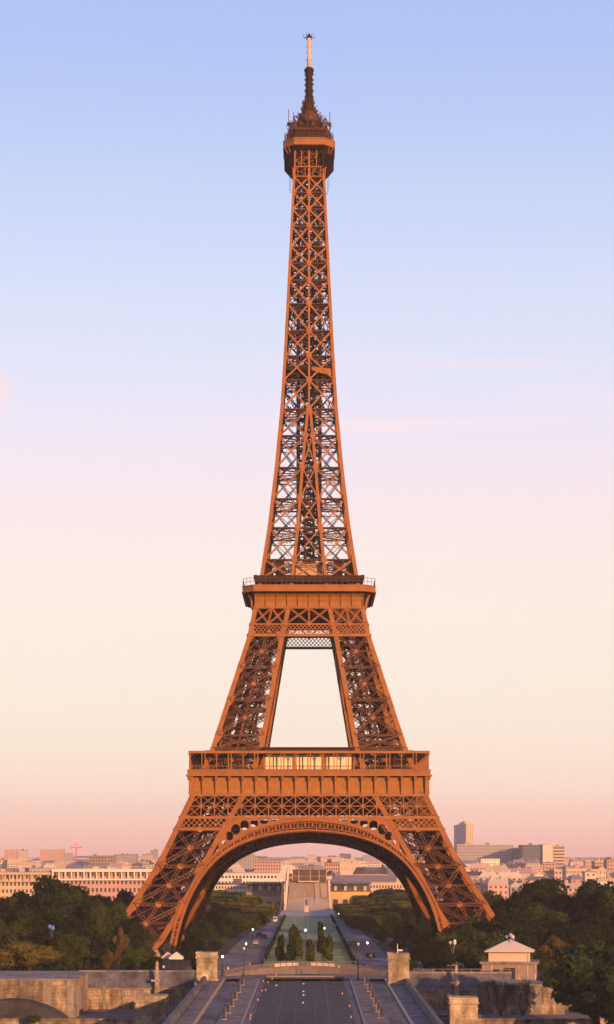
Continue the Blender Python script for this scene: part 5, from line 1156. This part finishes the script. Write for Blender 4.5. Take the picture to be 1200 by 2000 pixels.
# vehicles
def car_proto(colm, van=False):
    t = thing('car', '', 'car'); L_, H_ = (4.3, 1.45) if not van else (5.2, 2.2)
    q = MB(); P = [(-L_/2, .35), (L_/2, .35), (L_/2, .85), (L_/2-.9, .95), (L_/2-1.5, H_), (-L_/2+.7, H_), (-L_/2+.1, .95)] if not van else [(-L_/2, .35), (L_/2, .35), (L_/2, 1.0), (L_/2-.7, 1.2), (L_/2-1.2, H_), (-L_/2, H_)]
    q.prism(P, -.85, .85); q.obj('body', M[colm], t)
    q = MB(); q.prism([(L_/2-.98, 1.0), (L_/2-1.5, H_-.1), (-L_/2+.8, H_-.1), (-L_/2+.4, 1.0)], -.87, .87); q.box(-L_/2+.02, -L_/2+.4, -.7, .7, 1.0, H_-.2) if not van else q.box(-L_/2-.02, -L_/2+.2, -.7, .7, 1.2, H_-.3); q.obj('window', M['carglass'], t)
    for x in (-L_/2+.8, L_/2-.8):
        for y in (-.82, .82): q = MB(); q.cyl((x, y-.1, .32), (x, y+.1, .32), .32, k=12); w_ = q.obj('wheel', M['tyre'], t)
    for y in (-.65, .65): q = MB(); q.box(-L_/2-.03, -L_/2+.02, y-.15, y+.15, .7, .9); q.obj('tail_light', M['tail'], t)
    return t
cp0 = car_proto('black'); cv = car_proto('white', True); cr0 = car_proto('grey')
used = set()
for p, px, py, rz, lab in ((cp0, 507, 1829, 85, 'black car on the left allee in front of a second dark car'), (cp0, 516, 1833, 96, 'dark car on the left allee beside the lawn edge'), (cp0, 724, 1870, 100, 'black car on the right allee near the plaza'), (cr0, 500, 1845, 90, 'grey car on the left allee behind the lamp'), (cr0, 690, 1846, 92, 'grey car on the right allee beside the lawn'), (cv, 538, 1801, 90, 'white van far down the left allee'), (cr0, 655, 1812, 90, 'grey car far down the right allee'),
        (cp0, 900, 1886, 10, 'black car on the quay road right of the right pillar'), (cr0, 530, 1795, 90, 'grey car at the far end of the left allee')):
    Y = CAM_H*FPX/(py-1665); c = p if p.name not in used else copy_tree(p); used.add(p.name); c.location = at(px, Y, .02); c.rotation_euler = (0, 0, R(rz)); c['label'] = lab; c['category'] = 'van' if p is cv else 'car'
# round carousel
p = at(716, 770); t = thing('carousel', 'round red and white carousel beside the right allee', 'carousel', (p.x, 770, 0))
q = MB(); q.lathe((0, 0, 0), [(3.4, 0), (3.4, .5)], 16); q.obj('platform', M['brown'], t); q = MB()
for k in range(10): a = k*.628; q.cyl((3.1*math.cos(a), 3.1*math.sin(a), .5), (3.1*math.cos(a), 3.1*math.sin(a), 4.6), .1, k=6)
q.obj('post', M['white'], t); q = MB(); q.lathe((0, 0, .5), [(1.3, 0), (1.3, 4.2)], 12); q.obj('drum', M['red'], t)
q = MB()
for k in range(16):
    a, b = k*2*math.pi/16, (k+1)*2*math.pi/16; q.k = k % 2
    q.face((3.8*math.cos(a), 3.8*math.sin(a), 4.4), (3.8*math.cos(b), 3.8*math.sin(b), 4.4), (0, 0, 6.6)); q.face((3.8*math.cos(b), 3.8*math.sin(b), 4.4), (3.8*math.cos(a), 3.8*math.sin(a), 4.4), (3.8*math.cos(a), 3.8*math.sin(a), 3.8), (3.8*math.cos(b), 3.8*math.sin(b), 3.8))
q.obj('canopy', [M['white'], M['red']], t)
for px, zz_, c in ((711, 5.0, 'lamp'), (727, 5.6, 'redlamp')): q = MB(); q.lathe((at(px, 766).x-p.x, -4, zz_), [(.1, -.35), (.35, 0), (.1, .35)], 8); q.obj('lamp', M[c], t)
# equestrian statue before the pavilion
p = at(599, 955); t = thing('rider_statue', 'dark statue of a rider on a plinth before the central pavilion', 'statue', (p.x, 955, 0))
q = MB(); q.box(-1.0, 1.0, -1.6, 1.6, 0, 3.0); q.box(-1.3, 1.3, -1.9, 1.9, 0, .6); q.obj('plinth', M['pale'], t)
q = MB(); q.cyl((0, -1.1, 4.3), (0, 1.1, 4.3), .55, .5, 10); q.cyl((0, -1.0, 4.5), (0, -1.7, 5.5), .3, .2, 8); q.cyl((0, -1.6, 5.5), (0, -2.2, 5.1), .2, .13, 8)
for x, y in ((-.3, -.9), (.3, -.9), (-.3, .9), (.3, .9)): q.cyl((x, y, 4.2), (x, y+.1, 3.0), .17, .1, 6)
q.cyl((0, 0, 4.7), (0, .05, 5.7), .32, .3, 8); q.lathe((0, 0, 5.75), [(.1, 0), (.17, .15), (.12, .35)], 8); q.cyl((.3, 0, 5.6), (.9, -.5, 5.9), .1, .08, 6); q.cyl((-.3, 0, 5.6), (-.8, -.3, 5.2), .1, .08, 6); q.obj('figure', M['black'], t)
# tents and stalls
def tent(label, px, py, w_, h, colm):
    Y = CAM_H*FPX/(py-1665); t = thing('market_tent', label, 'tent', (at(px, Y).x, Y, 0)); q = MB()
    for sx in (-1, 1):
        for sy in (-1, 1): q.bar((sx*w_*.48, sy*w_*.48, 0), (sx*w_*.48, sy*w_*.48, h*.65), .1)
    q.obj('post', M['black'], t); q = MB(); c = [(-w_/2, -w_/2, h*.62), (w_/2, -w_/2, h*.62), (w_/2, w_/2, h*.62), (-w_/2, w_/2, h*.62)]
    for i in range(4): q.face(c[i], c[(i+1) % 4], (0, 0, h)); a, b = c[i], c[(i+1) % 4]; q.face(a, b, (b[0], b[1], h*.48), (a[0], a[1], h*.48))
    q.obj('canopy', M[colm], t)
tent('white tent under the left iron leg', 345, 1886, 3.6, 3.6, 'white'); tent('pink tent left of the white tent under the iron leg', 328, 1884, 3.0, 3.4, 'pink'); tent('orange stall on the right embankment left of the kiosk', 890, 1893, 2.6, 2.2, 'orange'); tent('small orange stall near the right pillar on the embankment', 868, 1893, 2.4, 2.0, 'orange')
# blue and white bunches of balloons seen above the trees
def balloons(label, px, py, Y, cols):
    t = thing('balloon_cluster', label, 'balloons', at(px, Y, zof(py, Y))); rnd = random.Random(px)
    for i, c in enumerate(cols): q = MB(); x, z = rnd.uniform(-.8, .8), rnd.uniform(-.8, .8); q.lathe((x, 0, z), [(.08, -.5), (.38, -.15), (.42, .1), (.25, .38), (.05, .48)], 10); q.cyl((x, 0, z-.5), (0, 0, -2.6), .02, k=4); q.obj('balloon', M[c], t, True)
balloons('cluster of blue balloons over the left trees', 102, 1812, 470, ['blue', 'blue', 'blue', 'blue']); balloons('pink, white and blue balloons over the kiosk roof', 996, 1828, 448, ['pink', 'blue', 'white', 'blue', 'pink']); balloons('white and pink balloons in front of the right wood', 884, 1842, 470, ['white', 'white', 'pink'])

# ------------------------------------------------------------------ evening haze over the town
hb = MB(); hb.box(-7100, 7100, -300, 12100, -10.6, 292); ho = hb.obj('haze', None if False else bpy.data.materials.new('haze')); tag(ho, 'pale pink evening haze over the whole town', 'haze', kind='stuff')
hm_ = ho.data.materials[0]; hm_.use_nodes = True; n_ = hm_.node_tree.nodes
for x in list(n_):
    if x.type == 'BSDF_PRINCIPLED': n_.remove(x)
pvn = n_.new('ShaderNodeVolumePrincipled'); pvn.inputs['Color'].default_value = (1, .84, .80, 1); pvn.inputs['Density'].default_value = .00007; pvn.inputs['Anisotropy'].default_value = 0
hm_.node_tree.links.new(pvn.outputs[0], n_['Material Output'].inputs['Volume'])
# fine spray drifting in front of the pavilion
q = MB(); q.lathe((0, 0, 0), [(math.cos(a), math.sin(a)) for a in np.linspace(-math.pi/2+.05, math.pi/2-.05, 13)], 24); sm = bpy.data.materials.new('spray'); so2 = q.obj('fountain_spray', sm); so2.location = (-.5, 962, 2.6); so2.scale = (12.5, 14, 4.6)
tag(so2, 'pale drifting fountain spray in front of the central pavilion', 'spray', kind='stuff'); sm.use_nodes = True; n_ = sm.node_tree.nodes
for x in list(n_):
    if x.type == 'BSDF_PRINCIPLED': n_.remove(x)
pv2 = n_.new('ShaderNodeVolumePrincipled'); pv2.inputs['Color'].default_value = (1, .9, .86, 1); pv2.inputs['Density'].default_value = .014; sm.node_tree.links.new(pv2.outputs[0], n_['Material Output'].inputs['Volume'])
